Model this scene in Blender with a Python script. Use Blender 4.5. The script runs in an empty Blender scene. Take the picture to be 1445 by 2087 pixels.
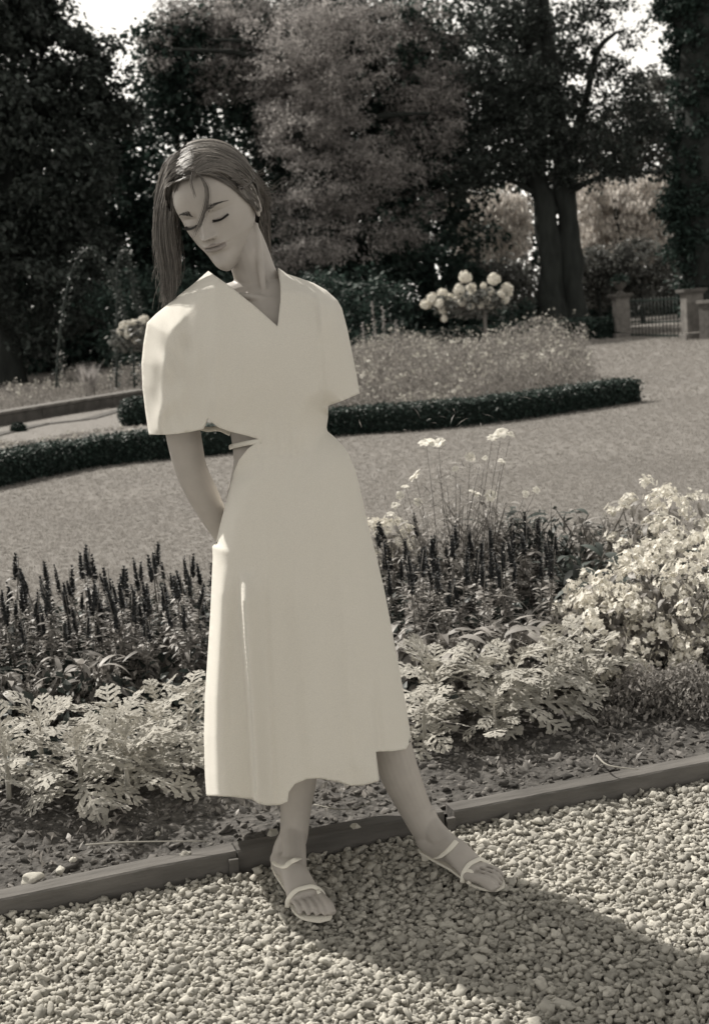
import bpy, bmesh, math, random
import numpy as np
from mathutils import Vector, Matrix, Euler, noise
from mathutils.geometry import delaunay_2d_cdt
from mathutils.bvhtree import BVHTree

scene = bpy.context.scene
COL = scene.collection
rng = np.random.default_rng(7)
PI = math.pi

# ------------------------------------------------------------------ camera
FPX, CX, CY = 2700.0, 722.5, 1043.5          # focal length and centre of the 1445 x 2087 photograph
CAM_H, PITCH, ROLL = 1.31, math.radians(8.66), math.radians(-4.5)
cam_data = bpy.data.cameras.new('camera')
cam = bpy.data.objects.new('camera', cam_data)
COL.objects.link(cam)
cam_data.sensor_fit = 'VERTICAL'
cam_data.sensor_height = 36.0
cam_data.lens = 36.0 * FPX / 2087.0
cam_data.clip_start, cam_data.clip_end = 0.05, 1500.0
CAM_R = Matrix.Rotation(PI / 2 - PITCH, 3, 'X') @ Matrix.Rotation(ROLL, 3, 'Z')
cam.matrix_world = Matrix.Translation((0, 0, CAM_H)) @ CAM_R.to_4x4()
cam_data.dof.use_dof = True
cam_data.dof.focus_distance = 2.98
cam_data.dof.aperture_fstop = 7.1
scene.camera = cam
CAM_N = np.array(CAM_R)

# ------------------------------------------------------------------ light
SUN_EL, SUN_AZ = math.radians(47), math.radians(-44)      # from behind her, to the left
SUN_DIR = Vector((math.sin(SUN_AZ) * math.cos(SUN_EL), math.cos(SUN_AZ) * math.cos(SUN_EL), math.sin(SUN_EL)))
world = bpy.data.worlds.new('World'); scene.world = world; world.use_nodes = True
wn, wl = world.node_tree.nodes, world.node_tree.links
wn.clear()
w_out = wn.new('ShaderNodeOutputWorld'); w_bg = wn.new('ShaderNodeBackground')
w_sky = wn.new('ShaderNodeTexSky'); w_sky.sky_type = 'NISHITA'; w_sky.sun_disc = False
w_sky.sun_elevation = SUN_EL; w_sky.sun_rotation = SUN_AZ
w_sky.air_density, w_sky.dust_density = 1.0, 0.4
w_bw = wn.new('ShaderNodeRGBToBW'); w_mul = wn.new('ShaderNodeMix'); w_mul.data_type = 'RGBA'; w_mul.blend_type = 'MULTIPLY'
w_mul.inputs[0].default_value = 1.0
w_mul.inputs[7].default_value = (1.0, 0.96, 0.885, 1)       # the photograph is toned warm
wl.new(w_sky.outputs[0], w_bw.inputs[0]); wl.new(w_bw.outputs[0], w_mul.inputs[6])
wl.new(w_mul.outputs[2], w_bg.inputs[0]); wl.new(w_bg.outputs[0], w_out.inputs[0])
w_bg.inputs[1].default_value = 0.15
sun_data = bpy.data.lights.new('sun', 'SUN'); sun = bpy.data.objects.new('sun', sun_data); COL.objects.link(sun)
sun_data.energy = 3.2; sun_data.angle = math.radians(1.1); sun_data.color = (1.0, 0.95, 0.87)
sun.rotation_euler = SUN_DIR.to_track_quat('Z', 'Y').to_euler()
sun.location = SUN_DIR * 60
scene.view_settings.view_transform = 'Standard'
scene.view_settings.look = 'None'
scene.view_settings.exposure = 0.82
scene.view_settings.gamma = 1.0
scene.view_settings.use_curve_mapping = False
scene.cycles.max_bounces = 8
scene.cycles.transparent_max_bounces = 8

# ------------------------------------------------------------------ helpers
def W(px, py, d):
    """point seen at a photograph pixel, d metres along the viewing axis"""
    v = CAM_R @ Vector(((px - CX) / FPX * d, -(py - CY) / FPX * d, -d))
    return v + Vector((0, 0, CAM_H))
def WN(px, py, d):
    px = np.asarray(px, float); py = np.asarray(py, float); d = np.asarray(d, float) + 0 * px
    v = np.stack([(px - CX) / FPX * d, -(py - CY) / FPX * d, -d], -1)
    return v @ CAM_N.T + np.array([0, 0, CAM_H])
def G(px, py, z=0.0):
    r = CAM_R @ Vector(((px - CX) / FPX, -(py - CY) / FPX, -1))
    t = (z - CAM_H) / r.z
    return Vector((0, 0, CAM_H)) + r * t
def px_of(p):
    v = (np.asarray(p, float) - np.array([0, 0, CAM_H])) @ CAM_N
    return CX + FPX * v[..., 0] / -v[..., 2], CY - FPX * v[..., 1] / -v[..., 2]
def rows_z(px, py, y):
    """point on the ray through the pixel at world depth y (metres away along the ground)"""
    r = CAM_R @ Vector(((px - CX) / FPX, -(py - CY) / FPX, -1))
    return Vector((0, 0, CAM_H)) + r * (y / r.y)

def tag(o, label=None, cat=None, group=None, kind=None):
    if label: o['label'] = label
    if cat: o['category'] = cat
    if group: o['group'] = group
    if kind: o['kind'] = kind
    return o
def empty(name, loc=(0, 0, 0), rz=0.0, label=None, cat=None, group=None):
    o = bpy.data.objects.new(name, None); COL.objects.link(o)
    o.location = loc; o.rotation_euler = (0, 0, rz); o.empty_display_size = 0.05
    return tag(o, label, cat, group)
def make_mesh(name, V, F, mats=(), smooth=True):
    """V (n,3); F an array (m,k) or a list of such arrays"""
    me = bpy.data.meshes.new(name)
    V = np.ascontiguousarray(V, dtype=np.float32)
    Fs = F if isinstance(F, (list, tuple)) else [F]
    Fs = [np.asarray(f, dtype=np.int32) for f in Fs if len(f)]
    loops = np.concatenate([f.ravel() for f in Fs])
    tot = np.concatenate([np.full(len(f), f.shape[1], np.int32) for f in Fs])
    st = np.concatenate([[0], np.cumsum(tot)[:-1]]).astype(np.int32)
    me.vertices.add(len(V)); me.vertices.foreach_set('co', V.ravel())
    me.loops.add(len(loops)); me.loops.foreach_set('vertex_index', loops)
    me.polygons.add(len(tot)); me.polygons.foreach_set('loop_start', st); me.polygons.foreach_set('loop_total', tot)
    me.update(calc_edges=True); me.validate()
    me.polygons.foreach_set('use_smooth', np.full(len(me.polygons), smooth))
    for m in (mats if isinstance(mats, (list, tuple)) else [mats]):
        if m: me.materials.append(m)
    return me
def link(name, me, parent=None, loc=None):
    o = bpy.data.objects.new(name, me); COL.objects.link(o)
    if parent: o.parent = parent
    if loc is not None: o.location = loc
    return o
def obj(name, V, F, mat, parent=None, smooth=True, loc=None):
    return link(name, make_mesh(name, V, F, mat, smooth), parent, loc)
def copy_tree(o, parent=None):
    c = o.copy(); COL.objects.link(c)
    if parent: c.parent = parent
    for ch in list(CHILD.get(o.name, o.children)): copy_tree(ch, c)
    return c
CHILD = {}
class MB:
    def __init__(s): s.V, s.F, s.n = [], {}, 0
    def add(s, V, F):
        V = np.asarray(V, float); s.V.append(V)
        for f in (F if isinstance(F, (list, tuple)) and len(F) and not np.isscalar(F[0]) and np.ndim(F[0]) == 2 else [F]):
            f = np.asarray(f, int)
            s.F.setdefault(f.shape[1], []).append(f + s.n)
        s.n += len(V)
        return s
    def arrays(s): return np.concatenate(s.V), [np.concatenate(f) for f in s.F.values()]
    def build(s, name, mat, parent=None, smooth=True, loc=None):
        V, F = s.arrays(); return obj(name, V, F, mat, parent, smooth, loc)
def box(c, size, R=None):
    x, y, z = [s / 2 for s in size]
    V = np.array([[a, b, q] for q in (-z, z) for b in (-y, y) for a in (-x, x)], float)
    if R is not None: V = V @ np.array(R).T
    F = np.array([[0, 2, 3, 1], [4, 5, 7, 6], [0, 1, 5, 4], [2, 6, 7, 3], [0, 4, 6, 2], [1, 3, 7, 5]])
    return V + np.array(c), F
def spline(P, n):
    P = np.asarray(P, float); m = len(P)
    if m < 3: return np.array([P[0] + (P[-1] - P[0]) * t for t in np.linspace(0, 1, n)])
    Q = np.vstack([2 * P[0] - P[1], P, 2 * P[-1] - P[-2]])
    out = []
    for u in np.linspace(0, m - 1, n):
        i = min(int(u), m - 2); t = u - i
        a, b, c, d = Q[i], Q[i + 1], Q[i + 2], Q[i + 3]
        out.append(0.5 * (2 * b + (c - a) * t + (2 * a - 5 * b + 4 * c - d) * t * t + (3 * b - a - 3 * c + d) * t ** 3))
    return np.array(out)
def tube(P, rx, ry=None, seg=12, n=None, up=(0, -1, 0), caps=True):
    """lofted tube with elliptical sections; rx across, ry along 'up'"""
    P = np.asarray(P, float); k = len(P)
    rx = np.full(k, rx, float) if np.isscalar(rx) else np.asarray(rx, float)
    ry = rx if ry is None else (np.full(k, ry, float) if np.isscalar(ry) else np.asarray(ry, float))
    if n:
        A = spline(np.column_stack([P, rx, ry]), n); P, rx, ry = A[:, :3], A[:, 3], A[:, 4]
        k = n
    T = np.gradient(P, axis=0); T /= np.linalg.norm(T, axis=1)[:, None] + 1e-12
    u = np.tile(np.array(up, float), (k, 1)); u -= (u * T).sum(1)[:, None] * T
    u /= np.linalg.norm(u, axis=1)[:, None] + 1e-12
    s = np.cross(T, u)
    a = np.linspace(0, 2 * PI, seg, endpoint=False)
    V = P[:, None] + s[:, None] * (np.cos(a)[None, :, None] * rx[:, None, None]) + u[:, None] * (np.sin(a)[None, :, None] * ry[:, None, None])
    V = V.reshape(-1, 3)
    i = np.arange(k - 1)[:, None] * seg; j = np.arange(seg)[None]; j2 = (j + 1) % seg
    F = np.stack([i + j, i + j2, i + seg + j2, i + seg + j], -1).reshape(-1, 4)
    if not caps: return V, [F]
    c0, c1 = len(V), len(V) + 1
    V = np.vstack([V, P[0], P[-1]])
    jj = np.arange(seg); jn = (jj + 1) % seg
    T0 = np.stack([jn, jj, np.full(seg, c0)], -1); b = (k - 1) * seg
    T1 = np.stack([b + jj, b + jn, np.full(seg, c1)], -1)
    return V, [F, np.vstack([T0, T1])]
def ell(c, r, R=None, nu=16, nv=10):
    a = np.linspace(0, 2 * PI, nu, endpoint=False); t = np.linspace(-0.5, 0.5, nv) * PI
    t = t * 0.985
    V = np.array([[math.cos(q) * math.cos(p) * r[0], math.cos(q) * math.sin(p) * r[1], math.sin(q) * r[2]] for q in t for p in a])
    if R is not None: V = V @ np.array(R).T
    V = V + np.array(c)
    i = np.arange(nv - 1)[:, None] * nu; j = np.arange(nu)[None]; j2 = (j + 1) % nu
    F = np.stack([i + j, i + j2, i + nu + j2, i + nu + j], -1).reshape(-1, 4)
    V = np.vstack([V, V[:nu].mean(0), V[-nu:].mean(0)]); jj = np.arange(nu); jn = (jj + 1) % nu; b = (nv - 1) * nu
    return V, [F, np.vstack([np.stack([jn, jj, np.full(nu, len(V) - 2)], -1), np.stack([b + jj, b + jn, np.full(nu, len(V) - 1)], -1)])]
def lathe(profile, seg=24, c=(0, 0, 0)):
    P = [(0, 0, z) for r, z in profile]; 
    a = np.linspace(0, 2 * PI, seg, endpoint=False)
    V = np.array([[c[0] + r * math.cos(t), c[1] + r * math.sin(t), c[2] + z] for r, z in profile for t in a])
    k = len(profile); i = np.arange(k - 1)[:, None] * seg; j = np.arange(seg)[None]; j2 = (j + 1) % seg
    return V, [np.stack([i + j, i + j2, i + seg + j2, i + seg + j], -1).reshape(-1, 4)]
def eul(rx, ry, rz):
    """(n) arrays -> (n,3,3): Rz @ Ry @ Rx"""
    cx, sx, cy, sy, cz, sz = np.cos(rx), np.sin(rx), np.cos(ry), np.sin(ry), np.cos(rz), np.sin(rz)
    R = np.empty((len(cx), 3, 3))
    R[:, 0, 0] = cz * cy; R[:, 0, 1] = cz * sy * sx - sz * cx; R[:, 0, 2] = cz * sy * cx + sz * sx
    R[:, 1, 0] = sz * cy; R[:, 1, 1] = sz * sy * sx + cz * cx; R[:, 1, 2] = sz * sy * cx - cz * sx
    R[:, 2, 0] = -sy; R[:, 2, 1] = cy * sx; R[:, 2, 2] = cy * cx
    return R
def strew(V, F, pos, R, s):
    """copies of a little template placed at pos with rotation R and scale s, as arrays"""
    V = np.asarray(V, float); pos = np.asarray(pos, float); s = np.asarray(s, float) + np.zeros(len(pos))
    O = np.einsum('nij,vj->nvi', R, V) * s[:, None, None] + pos[:, None]
    Fs = F if isinstance(F, list) else [F]
    return O.reshape(-1, 3), [(np.asarray(f)[None] + (np.arange(len(pos)) * len(V))[:, None, None]).reshape(-1, np.asarray(f).shape[1]) for f in Fs]
LEAF_V = np.array([[0, 0, 0], [0.32, 0.45, 0.06], [0, 1, -0.04], [-0.32, 0.45, 0.06]]); LEAF_F = np.array([[0, 1, 2, 3]])
def rand_R(n, tilt=(0.3, 2.2)):
    return eul(rng.uniform(tilt[0], tilt[1], n) - PI / 2, rng.uniform(-0.7, 0.7, n), rng.uniform(0, 2 * PI, n))
def nz(x, y, z=0.0): return noise.noise(Vector((x, y, z)))
def inpoly(x, y, poly):
    x = np.asarray(x); y = np.asarray(y); r = np.zeros(x.shape, bool); P = poly; j = len(P) - 1
    for i in range(len(P)):
        xi, yi = P[i]; xj, yj = P[j]
        c = ((yi > y) != (yj > y)) & (x < (xj - xi) * (y - yi) / (yj - yi + 1e-12) + xi)
        r ^= c; j = i
    return r
def segdist(X, Y, A):
    """distance from points to a polyline"""
    D = np.full(X.shape, 1e9)
    for (x0, y0), (x1, y1) in zip(A[:-1], A[1:]):
        dx, dy = x1 - x0, y1 - y0; L = dx * dx + dy * dy + 1e-9
        t = np.clip(((X - x0) * dx + (Y - y0) * dy) / L, 0, 1)
        D = np.minimum(D, np.hypot(X - x0 - t * dx, Y - y0 - t * dy))
    return D

# ------------------------------------------------------------------ materials
def mat(name, v, tint=(1, 0.97, 0.9), rough=0.8, var=0.0, vscale=20.0, bump=0.0, bscale=60.0, trans=0.0, spec=0.3,
        objvar=0.0, detail=4.0, var2=0.0, v2scale=3.0, coord='Object', sheen=0.0, stretch=None):
    m = bpy.data.materials.new(name); m.use_nodes = True
    N, L = m.node_tree.nodes, m.node_tree.links
    b = N['Principled BSDF']; out = N['Material Output']
    b.inputs['Roughness'].default_value = rough
    b.inputs['Specular IOR Level'].default_value = spec
    if sheen: b.inputs['Sheen Weight'].default_value = sheen
    col = (v * tint[0], v * tint[1], v * tint[2], 1)
    tc = N.new('ShaderNodeTexCoord'); src = tc.outputs[coord]
    if stretch:
        mp = N.new('ShaderNodeMapping'); mp.inputs['Scale'].default_value = stretch
        L.new(src, mp.inputs[0]); src = mp.outputs[0]
    fac = None
    def times(a, node_out, lo, hi):
        mr = N.new('ShaderNodeMapRange'); mr.inputs[3].default_value = lo; mr.inputs[4].default_value = hi
        L.new(node_out, mr.inputs[0])
        if a is None: return mr.outputs[0]
        mm = N.new('ShaderNodeMath'); mm.operation = 'MULTIPLY'; L.new(a, mm.inputs[0]); L.new(mr.outputs[0], mm.inputs[1])
        return mm.outputs[0]
    if var:
        t = N.new('ShaderNodeTexNoise'); t.inputs['Scale'].default_value = vscale; t.inputs['Detail'].default_value = detail
        L.new(src, t.inputs['Vector'])
        mr = N.new('ShaderNodeMapRange'); mr.inputs[1].default_value = 0.3; mr.inputs[2].default_value = 0.7
        L.new(t.outputs[0], mr.inputs[0]); fac = times(fac, mr.outputs[0], 1 - var, 1 + var)
    if var2:
        t = N.new('ShaderNodeTexNoise'); t.inputs['Scale'].default_value = v2scale; t.inputs['Detail'].default_value = 3
        L.new(src, t.inputs['Vector'])
        mr = N.new('ShaderNodeMapRange'); mr.inputs[1].default_value = 0.3; mr.inputs[2].default_value = 0.7
        L.new(t.outputs[0], mr.inputs[0]); fac = times(fac, mr.outputs[0], 1 - var2, 1 + var2)
    if objvar:
        g = N.new('ShaderNodeNewGeometry') if objvar > 0 else None
        oi = N.new('ShaderNodeObjectInfo')
        ad = N.new('ShaderNodeMath'); ad.operation = 'ADD'; L.new(g.outputs['Random Per Island'], ad.inputs[0]); L.new(oi.outputs['Random'], ad.inputs[1])
        fr = N.new('ShaderNodeMath'); fr.operation = 'FRACT'; L.new(ad.outputs[0], fr.inputs[0])
        fac = times(fac, fr.outputs[0], 1 - objvar, 1 + objvar)
    color_out = None
    if fac is not None:
        mx = N.new('ShaderNodeVectorMath'); mx.operation = 'SCALE'; mx.inputs[0].default_value = col[:3]
        L.new(fac, mx.inputs['Scale']); L.new(mx.outputs[0], b.inputs['Base Color']); color_out = mx.outputs[0]
    else: b.inputs['Base Color'].default_value = col
    if bump:
        t = N.new('ShaderNodeTexNoise'); t.inputs['Scale'].default_value = bscale; t.inputs['Detail'].default_value = 5
        L.new(src, t.inputs['Vector'])
        bp = N.new('ShaderNodeBump'); bp.inputs['Strength'].default_value = bump; bp.inputs['Distance'].default_value = 0.01
        L.new(t.outputs[0], bp.inputs['Height']); L.new(bp.outputs[0], b.inputs['Normal'])
    if trans:
        tr = N.new('ShaderNodeBsdfTranslucent'); ms = N.new('ShaderNodeMixShader'); ms.inputs[0].default_value = trans
        if color_out is not None: L.new(color_out, tr.inputs[0])
        else: tr.inputs[0].default_value = col
        L.new(b.outputs[0], ms.inputs[1]); L.new(tr.outputs[0], ms.inputs[2]); L.new(ms.outputs[0], out.inputs[0])
    return m
WARM, GREY, TEAL = (1, 0.96, 0.86), (1, 0.945, 0.885), (0.62, 1.0, 0.84)
M = dict(
    gravel=mat('gravel_stone', 0.50, WARM, 0.9, var=0.12, vscale=60, bump=0.5, bscale=150, objvar=0.30),
    gravel_bed=mat('gravel_bed', 0.20, GREY, 0.95, var=0.3, vscale=70, bump=0.6),
    soil=mat('soil', 0.085, GREY, 0.95, var=0.45, vscale=45, bump=1.0, bscale=60, var2=0.25),
    clod=mat('soil_clod', 0.15, GREY, 0.95, var=0.3, vscale=60, bump=0.5, objvar=0.6),
    lawn=mat('lawn', 0.195, GREY, 0.95, var=0.10, vscale=18, var2=0.10, v2scale=0.8, bump=0.5, bscale=60, spec=0.1, detail=8),
    grass=mat('grass_blade', 0.33, GREY, 0.8, objvar=0.05, trans=0.45, spec=0.15),
    bark=mat('bark', 0.03, (0.88, 1, 0.93), 0.95, var=0.3, vscale=6, bump=1.0, bscale=12, stretch=(1, 1, 0.25)),
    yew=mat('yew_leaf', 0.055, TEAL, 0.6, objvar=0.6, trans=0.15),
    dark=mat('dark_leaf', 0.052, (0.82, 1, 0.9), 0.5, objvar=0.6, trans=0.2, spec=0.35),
    midleaf=mat('mid_leaf', 0.12, (0.95, 0.97, 0.9), 0.5, objvar=0.55, trans=0.3, spec=0.35),
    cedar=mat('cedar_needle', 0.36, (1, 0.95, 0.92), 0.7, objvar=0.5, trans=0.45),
    willow=mat('willow_leaf', 0.62, GREY, 0.6, objvar=0.5, trans=0.5),
    hedge=mat('hedge_leaf', 0.045, TEAL, 0.5, objvar=0.6, trans=0.15),
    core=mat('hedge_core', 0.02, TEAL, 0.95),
    meadow=mat('meadow_stem', 0.27, GREY, 0.7, objvar=0.5, trans=0.3),
    petal=mat('petal', 0.78, (1, 0.965, 0.88), 0.7, objvar=0.15, trans=0.25),
    petal_far=mat('far_petal', 0.5, WARM, 0.7, objvar=0.3, trans=0.25),
    plant=mat('plant_leaf', 0.29, GREY, 0.5, objvar=0.45, trans=0.3, spec=0.45),
    salvia=mat('salvia_spike', 0.045, (0.9, 0.95, 1), 0.7, objvar=0.5),
    silver=mat('silver_leaf', 0.46, WARM, 0.9, objvar=0.2, trans=0.15, sheen=0.3, bump=0.3, bscale=120),
    stem=mat('stem', 0.16, GREY, 0.7),
    board=mat('edging_board', 0.12, GREY, 0.9, var=0.22, vscale=25, bump=0.6, bscale=50, stretch=(0.25, 1, 1), var2=0.15, v2scale=5),
    stone=mat('stone', 0.15, GREY, 0.9, var=0.3, vscale=8, bump=0.6, bscale=20),
    darkstone=mat('dark_stone', 0.09, GREY, 0.9, var=0.3, vscale=8, bump=0.6, bscale=20),
    iron=mat('iron', 0.02, TEAL, 0.5),
    skin=mat('skin', 0.40, (1, 0.93, 0.86), 0.5, var=0.05, vscale=30, spec=0.35),
    lips=mat('lips', 0.28, (1, 0.90, 0.84), 0.45),
    brow=mat('eyebrow_hair', 0.07, (1, 0.95, 0.9), 0.7),
    lash=mat('lash', 0.02, (1, 0.95, 0.9), 0.6),
    hair=mat('hair', 0.14, (1, 0.92, 0.84), 0.5, objvar=0.75, spec=0.4),
    scalp=mat('hair_root', 0.03, (1, 0.92, 0.84), 0.9, spec=0.1, var=0.4, vscale=90),
    dress=mat('dress_cotton', 0.80, (1, 0.965, 0.885), 0.9, trans=0.2, bump=0.10, bscale=260, sheen=0.1, var=0.07, vscale=650),
    strap=mat('sandal_leather', 0.72, WARM, 0.45),
    twig=mat('twig', 0.28, WARM, 0.9),
)
# ------------------------------------------------------------------ ground
def structure(o): o['kind'] = 'structure'; return o
# one base sheet to the horizon, then the lawn, the bed and the path above it
obj('ground', [[-700, -300, -0.06], [700, -300, -0.06], [700, 900, -0.06], [-700, 900, -0.06]], np.array([[0, 1, 2, 3]]), M['soil'])
structure(bpy.data.objects['ground'])
# line of the kerb, front face, on the gravel
K0, K1, K2, K3 = G(0, 1880), G(487, 1779), G(926, 1694), G(1445, 1592)
kdir_l = (K1 - K0).normalized(); kdir_r = (K3 - K2).normalized()
KL = K0 - kdir_l * 2.4; KR = K3 + kdir_r * 2.6
KERB = [KL, K0, K1, K2, K3, KR]
def kerb_y(x):
    x = np.asarray(x, float)
    return np.interp(x, [k.x for k in KERB], [k.y for k in KERB])
def kerb_n(): return Vector((-kdir_r.y, kdir_r.x, 0))
BED_BACK = 2.35                                   # depth of the bed behind the kerb
def grid_sheet(name, x0, x1, nx, yf, yb, ny, zf, mat_, power=1.0):
    xs = np.linspace(x0, x1, nx); t = np.linspace(0, 1, ny) ** power
    X = np.tile(xs, (ny, 1)); Y = yf(xs)[None] * (1 - t[:, None]) + yb(xs)[None] * t[:, None]
    Z = np.array([[zf(x, y) for x, y in zip(rx, ry)] for rx, ry in zip(X, Y)])
    V = np.stack([X, Y, Z], -1).reshape(-1, 3)
    i = np.arange(ny - 1)[:, None] * nx; j = np.arange(nx - 1)[None]
    F = np.stack([i + j, i + j + 1, i + nx + j + 1, i + nx + j], -1).reshape(-1, 4)
    return structure(obj(name, V, F, mat_))
grid_sheet('gravel_path', -6, 6, 60, lambda x: np.full_like(x, -2.0), lambda x: kerb_y(x) + 0.03, 40,
           lambda x, y: -0.018 + 0.006 * nz(x * 2, y * 2), M['gravel_bed'])
def soil_z(x, y):
    d = y - float(kerb_y(x)); k = min(max((d - 0.06) / 0.5, 0), 1)
    return 0.030 + 0.05 * k + (0.012 * nz(x * 9, y * 9) + 0.008 * nz(x * 25, y * 25)) * (1 if d > 0.1 else 0.3)
grid_sheet('flower_bed_soil', -4.5, 5.0, 300, lambda x: kerb_y(x) + 0.05, lambda x: kerb_y(x) + BED_BACK + 0.25, 110, soil_z, M['soil'])
def lawn_z(x, y): return 0.03 * nz(x * 0.25, y * 0.25) * min(1, max(0, (y - 8) / 6)) + 0.03
grid_sheet('lawn', -45, 45, 160, lambda x: kerb_y(np.clip(x, -3.5, 4)) + BED_BACK, lambda x: np.full_like(x, 80.0), 130, lawn_z, M['lawn'], 1.6)

# ---- scattered stuff by geometry nodes: points carry rotation, scale and variant
def variants(name, meshes):
    c = bpy.data.collections.new(name)
    for i, me in enumerate(meshes): c.objects.link(bpy.data.objects.new(name + '_piece', me))
    return c
def scatter_gn(name, pos, rot, scl, idx, coll, label, cat):
    me = bpy.data.meshes.new(name); me.vertices.add(len(pos)); me.vertices.foreach_set('co', np.asarray(pos, np.float32).ravel())
    a = me.attributes.new('rot', 'FLOAT_VECTOR', 'POINT'); a.data.foreach_set('vector', np.asarray(rot, np.float32).ravel())
    a = me.attributes.new('scl', 'FLOAT_VECTOR', 'POINT'); a.data.foreach_set('vector', np.asarray(scl, np.float32).ravel())
    a = me.attributes.new('idx', 'INT', 'POINT'); a.data.foreach_set('value', np.asarray(idx, np.int32))
    o = link(name, me)
    ng = bpy.data.node_groups.new(name, 'GeometryNodeTree')
    ng.interface.new_socket('Geometry', in_out='INPUT', socket_type='NodeSocketGeometry')
    ng.interface.new_socket('Geometry', in_out='OUTPUT', socket_type='NodeSocketGeometry')
    N, L = ng.nodes, ng.links
    gi, go = N.new('NodeGroupInput'), N.new('NodeGroupOutput')
    ci = N.new('GeometryNodeCollectionInfo'); ci.inputs[0].default_value = coll; ci.inputs[1].default_value = True; ci.inputs[2].default_value = True
    ip = N.new('GeometryNodeInstanceOnPoints')
    def attr(n, t):
        k = N.new('GeometryNodeInputNamedAttribute'); k.data_type = t; k.inputs[0].default_value = n
        return k.outputs[0]
    L.new(gi.outputs[0], ip.inputs['Points']); L.new(ci.outputs[0], ip.inputs['Instance'])
    ip.inputs['Pick Instance'].default_value = True
    L.new(attr('idx', 'INT'), ip.inputs['Instance Index'])
    L.new(attr('rot', 'FLOAT_VECTOR'), ip.inputs['Rotation']); L.new(attr('scl', 'FLOAT_VECTOR'), ip.inputs['Scale'])
    L.new(ip.outputs[0], go.inputs[0])
    md = o.modifiers.new('scatter', 'NODES'); md.node_group = ng
    return tag(o, label, cat, kind='stuff')
def stone_mesh(name, seed, mat_, flat=0.7, sub=2, angular=0.3):
    bm = bmesh.new(); bmesh.ops.create_icosphere(bm, subdivisions=sub, radius=1)
    for v in bm.verts:
        n = v.co.normalized()
        k = 1 + angular * noise.noise(n * 1.3 + Vector((seed * 7.1, 0, 0))) + 0.12 * noise.noise(n * 3.1 + Vector((0, seed * 3.3, 0)))
        v.co = n * k
        v.co.z *= flat; v.co.x *= 1.0 + 0.3 * math.sin(seed * 2.2)
    me = bpy.data.meshes.new(name); bm.to_mesh(me); bm.free(); me.materials.append(mat_)
    me.polygons.foreach_set('use_smooth', np.ones(len(me.polygons), bool))
    return me
stones = variants('gravel_stone', [stone_mesh('gravel_stone', i + 1, M['gravel'], 0.66, angular=0.8) for i in range(9)])
def jitter(x0, x1, y0, y1, s, j=0.5):
    gx, gy = np.meshgrid(np.arange(x0, x1, s), np.arange(y0, y1, s * 0.87)); gx = gx + (np.arange(len(gy))[:, None] % 2) * s / 2
    P = np.stack([gx.ravel(), gy.ravel()], -1); return P + rng.uniform(-j, j, P.shape) * s
def put_gravel():
    A = jitter(-1.9, 2.2, 1.5, 4.4, 0.0120); B = jitter(-1.9, 2.2, 1.5, 4.4, 0.0185)
    ps, ss = [], []
    for P, z, r0, r1 in ((A, -0.008, 0.0055, 0.0085), (B, 0.0005, 0.0050, 0.0112)):
        d = kerb_y(P[:, 0]) - P[:, 1]; P = P[d > 0.006]; d = d[d > 0.006]
        keep = rng.uniform(size=len(P)) < (1.0 if z < 0 else 0.74); P = P[keep]; d = d[keep]
        nzv = np.array([nz(x * 1.7, y * 1.7) for x, y in P]) * 0.006
        rise = 0.012 * np.exp(-d / 0.06)
        ps.append(np.column_stack([P, z + nzv + rise + rng.uniform(-0.002, 0.003, len(P))]))
        big = rng.uniform(size=len(P)) ** 3
        ss.append(r0 + (r1 - r0) * big * 1.0 + rng.uniform(0, 0.0015, len(P)))
    ps = np.vstack(ps); s = np.concatenate(ss); n = len(ps)
    sc = np.stack([s * rng.uniform(0.85, 1.35, n), s * rng.uniform(0.8, 1.1, n), s * rng.uniform(0.8, 1.2, n)], -1)
    rot = np.stack([rng.uniform(-0.7, 0.7, n), rng.uniform(-0.7, 0.7, n), rng.uniform(0, 6.28, n)], -1)
    scatter_gn('gravel', ps, rot, sc, rng.integers(0, 9, n), stones, 'pale rounded gravel covering the path', 'gravel')
put_gravel()
clods = variants('soil_clod', [stone_mesh('soil_clod', i + 20, M['clod'], 0.6, sub=2, angular=0.9) for i in range(6)])
def put_clods():
    P = jitter(-2.4, 2.8, 2.6, 5.4, 0.021)
    d = P[:, 1] - kerb_y(P[:, 0]); P = P[(d > 0.085) & (d < 1.3)]
    P = P[rng.uniform(size=len(P)) < 0.75]
    z = np.array([soil_z(x, y) for x, y in P]); n = len(P)
    s = 0.0035 + 0.011 * rng.uniform(size=n) ** 3
    sc = np.stack([s * rng.uniform(0.7, 1.6, n), s, s * rng.uniform(0.7, 1.2, n)], -1)
    rot = np.stack([rng.uniform(-0.7, 0.7, n), rng.uniform(-0.7, 0.7, n), rng.uniform(0, 6.28, n)], -1)
    scatter_gn('soil_crumbs', np.column_stack([P, z]), rot, sc, rng.integers(0, 6, n), clods, 'crumbs of dry soil and grit on the flower bed', 'soil')
put_clods()
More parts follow.
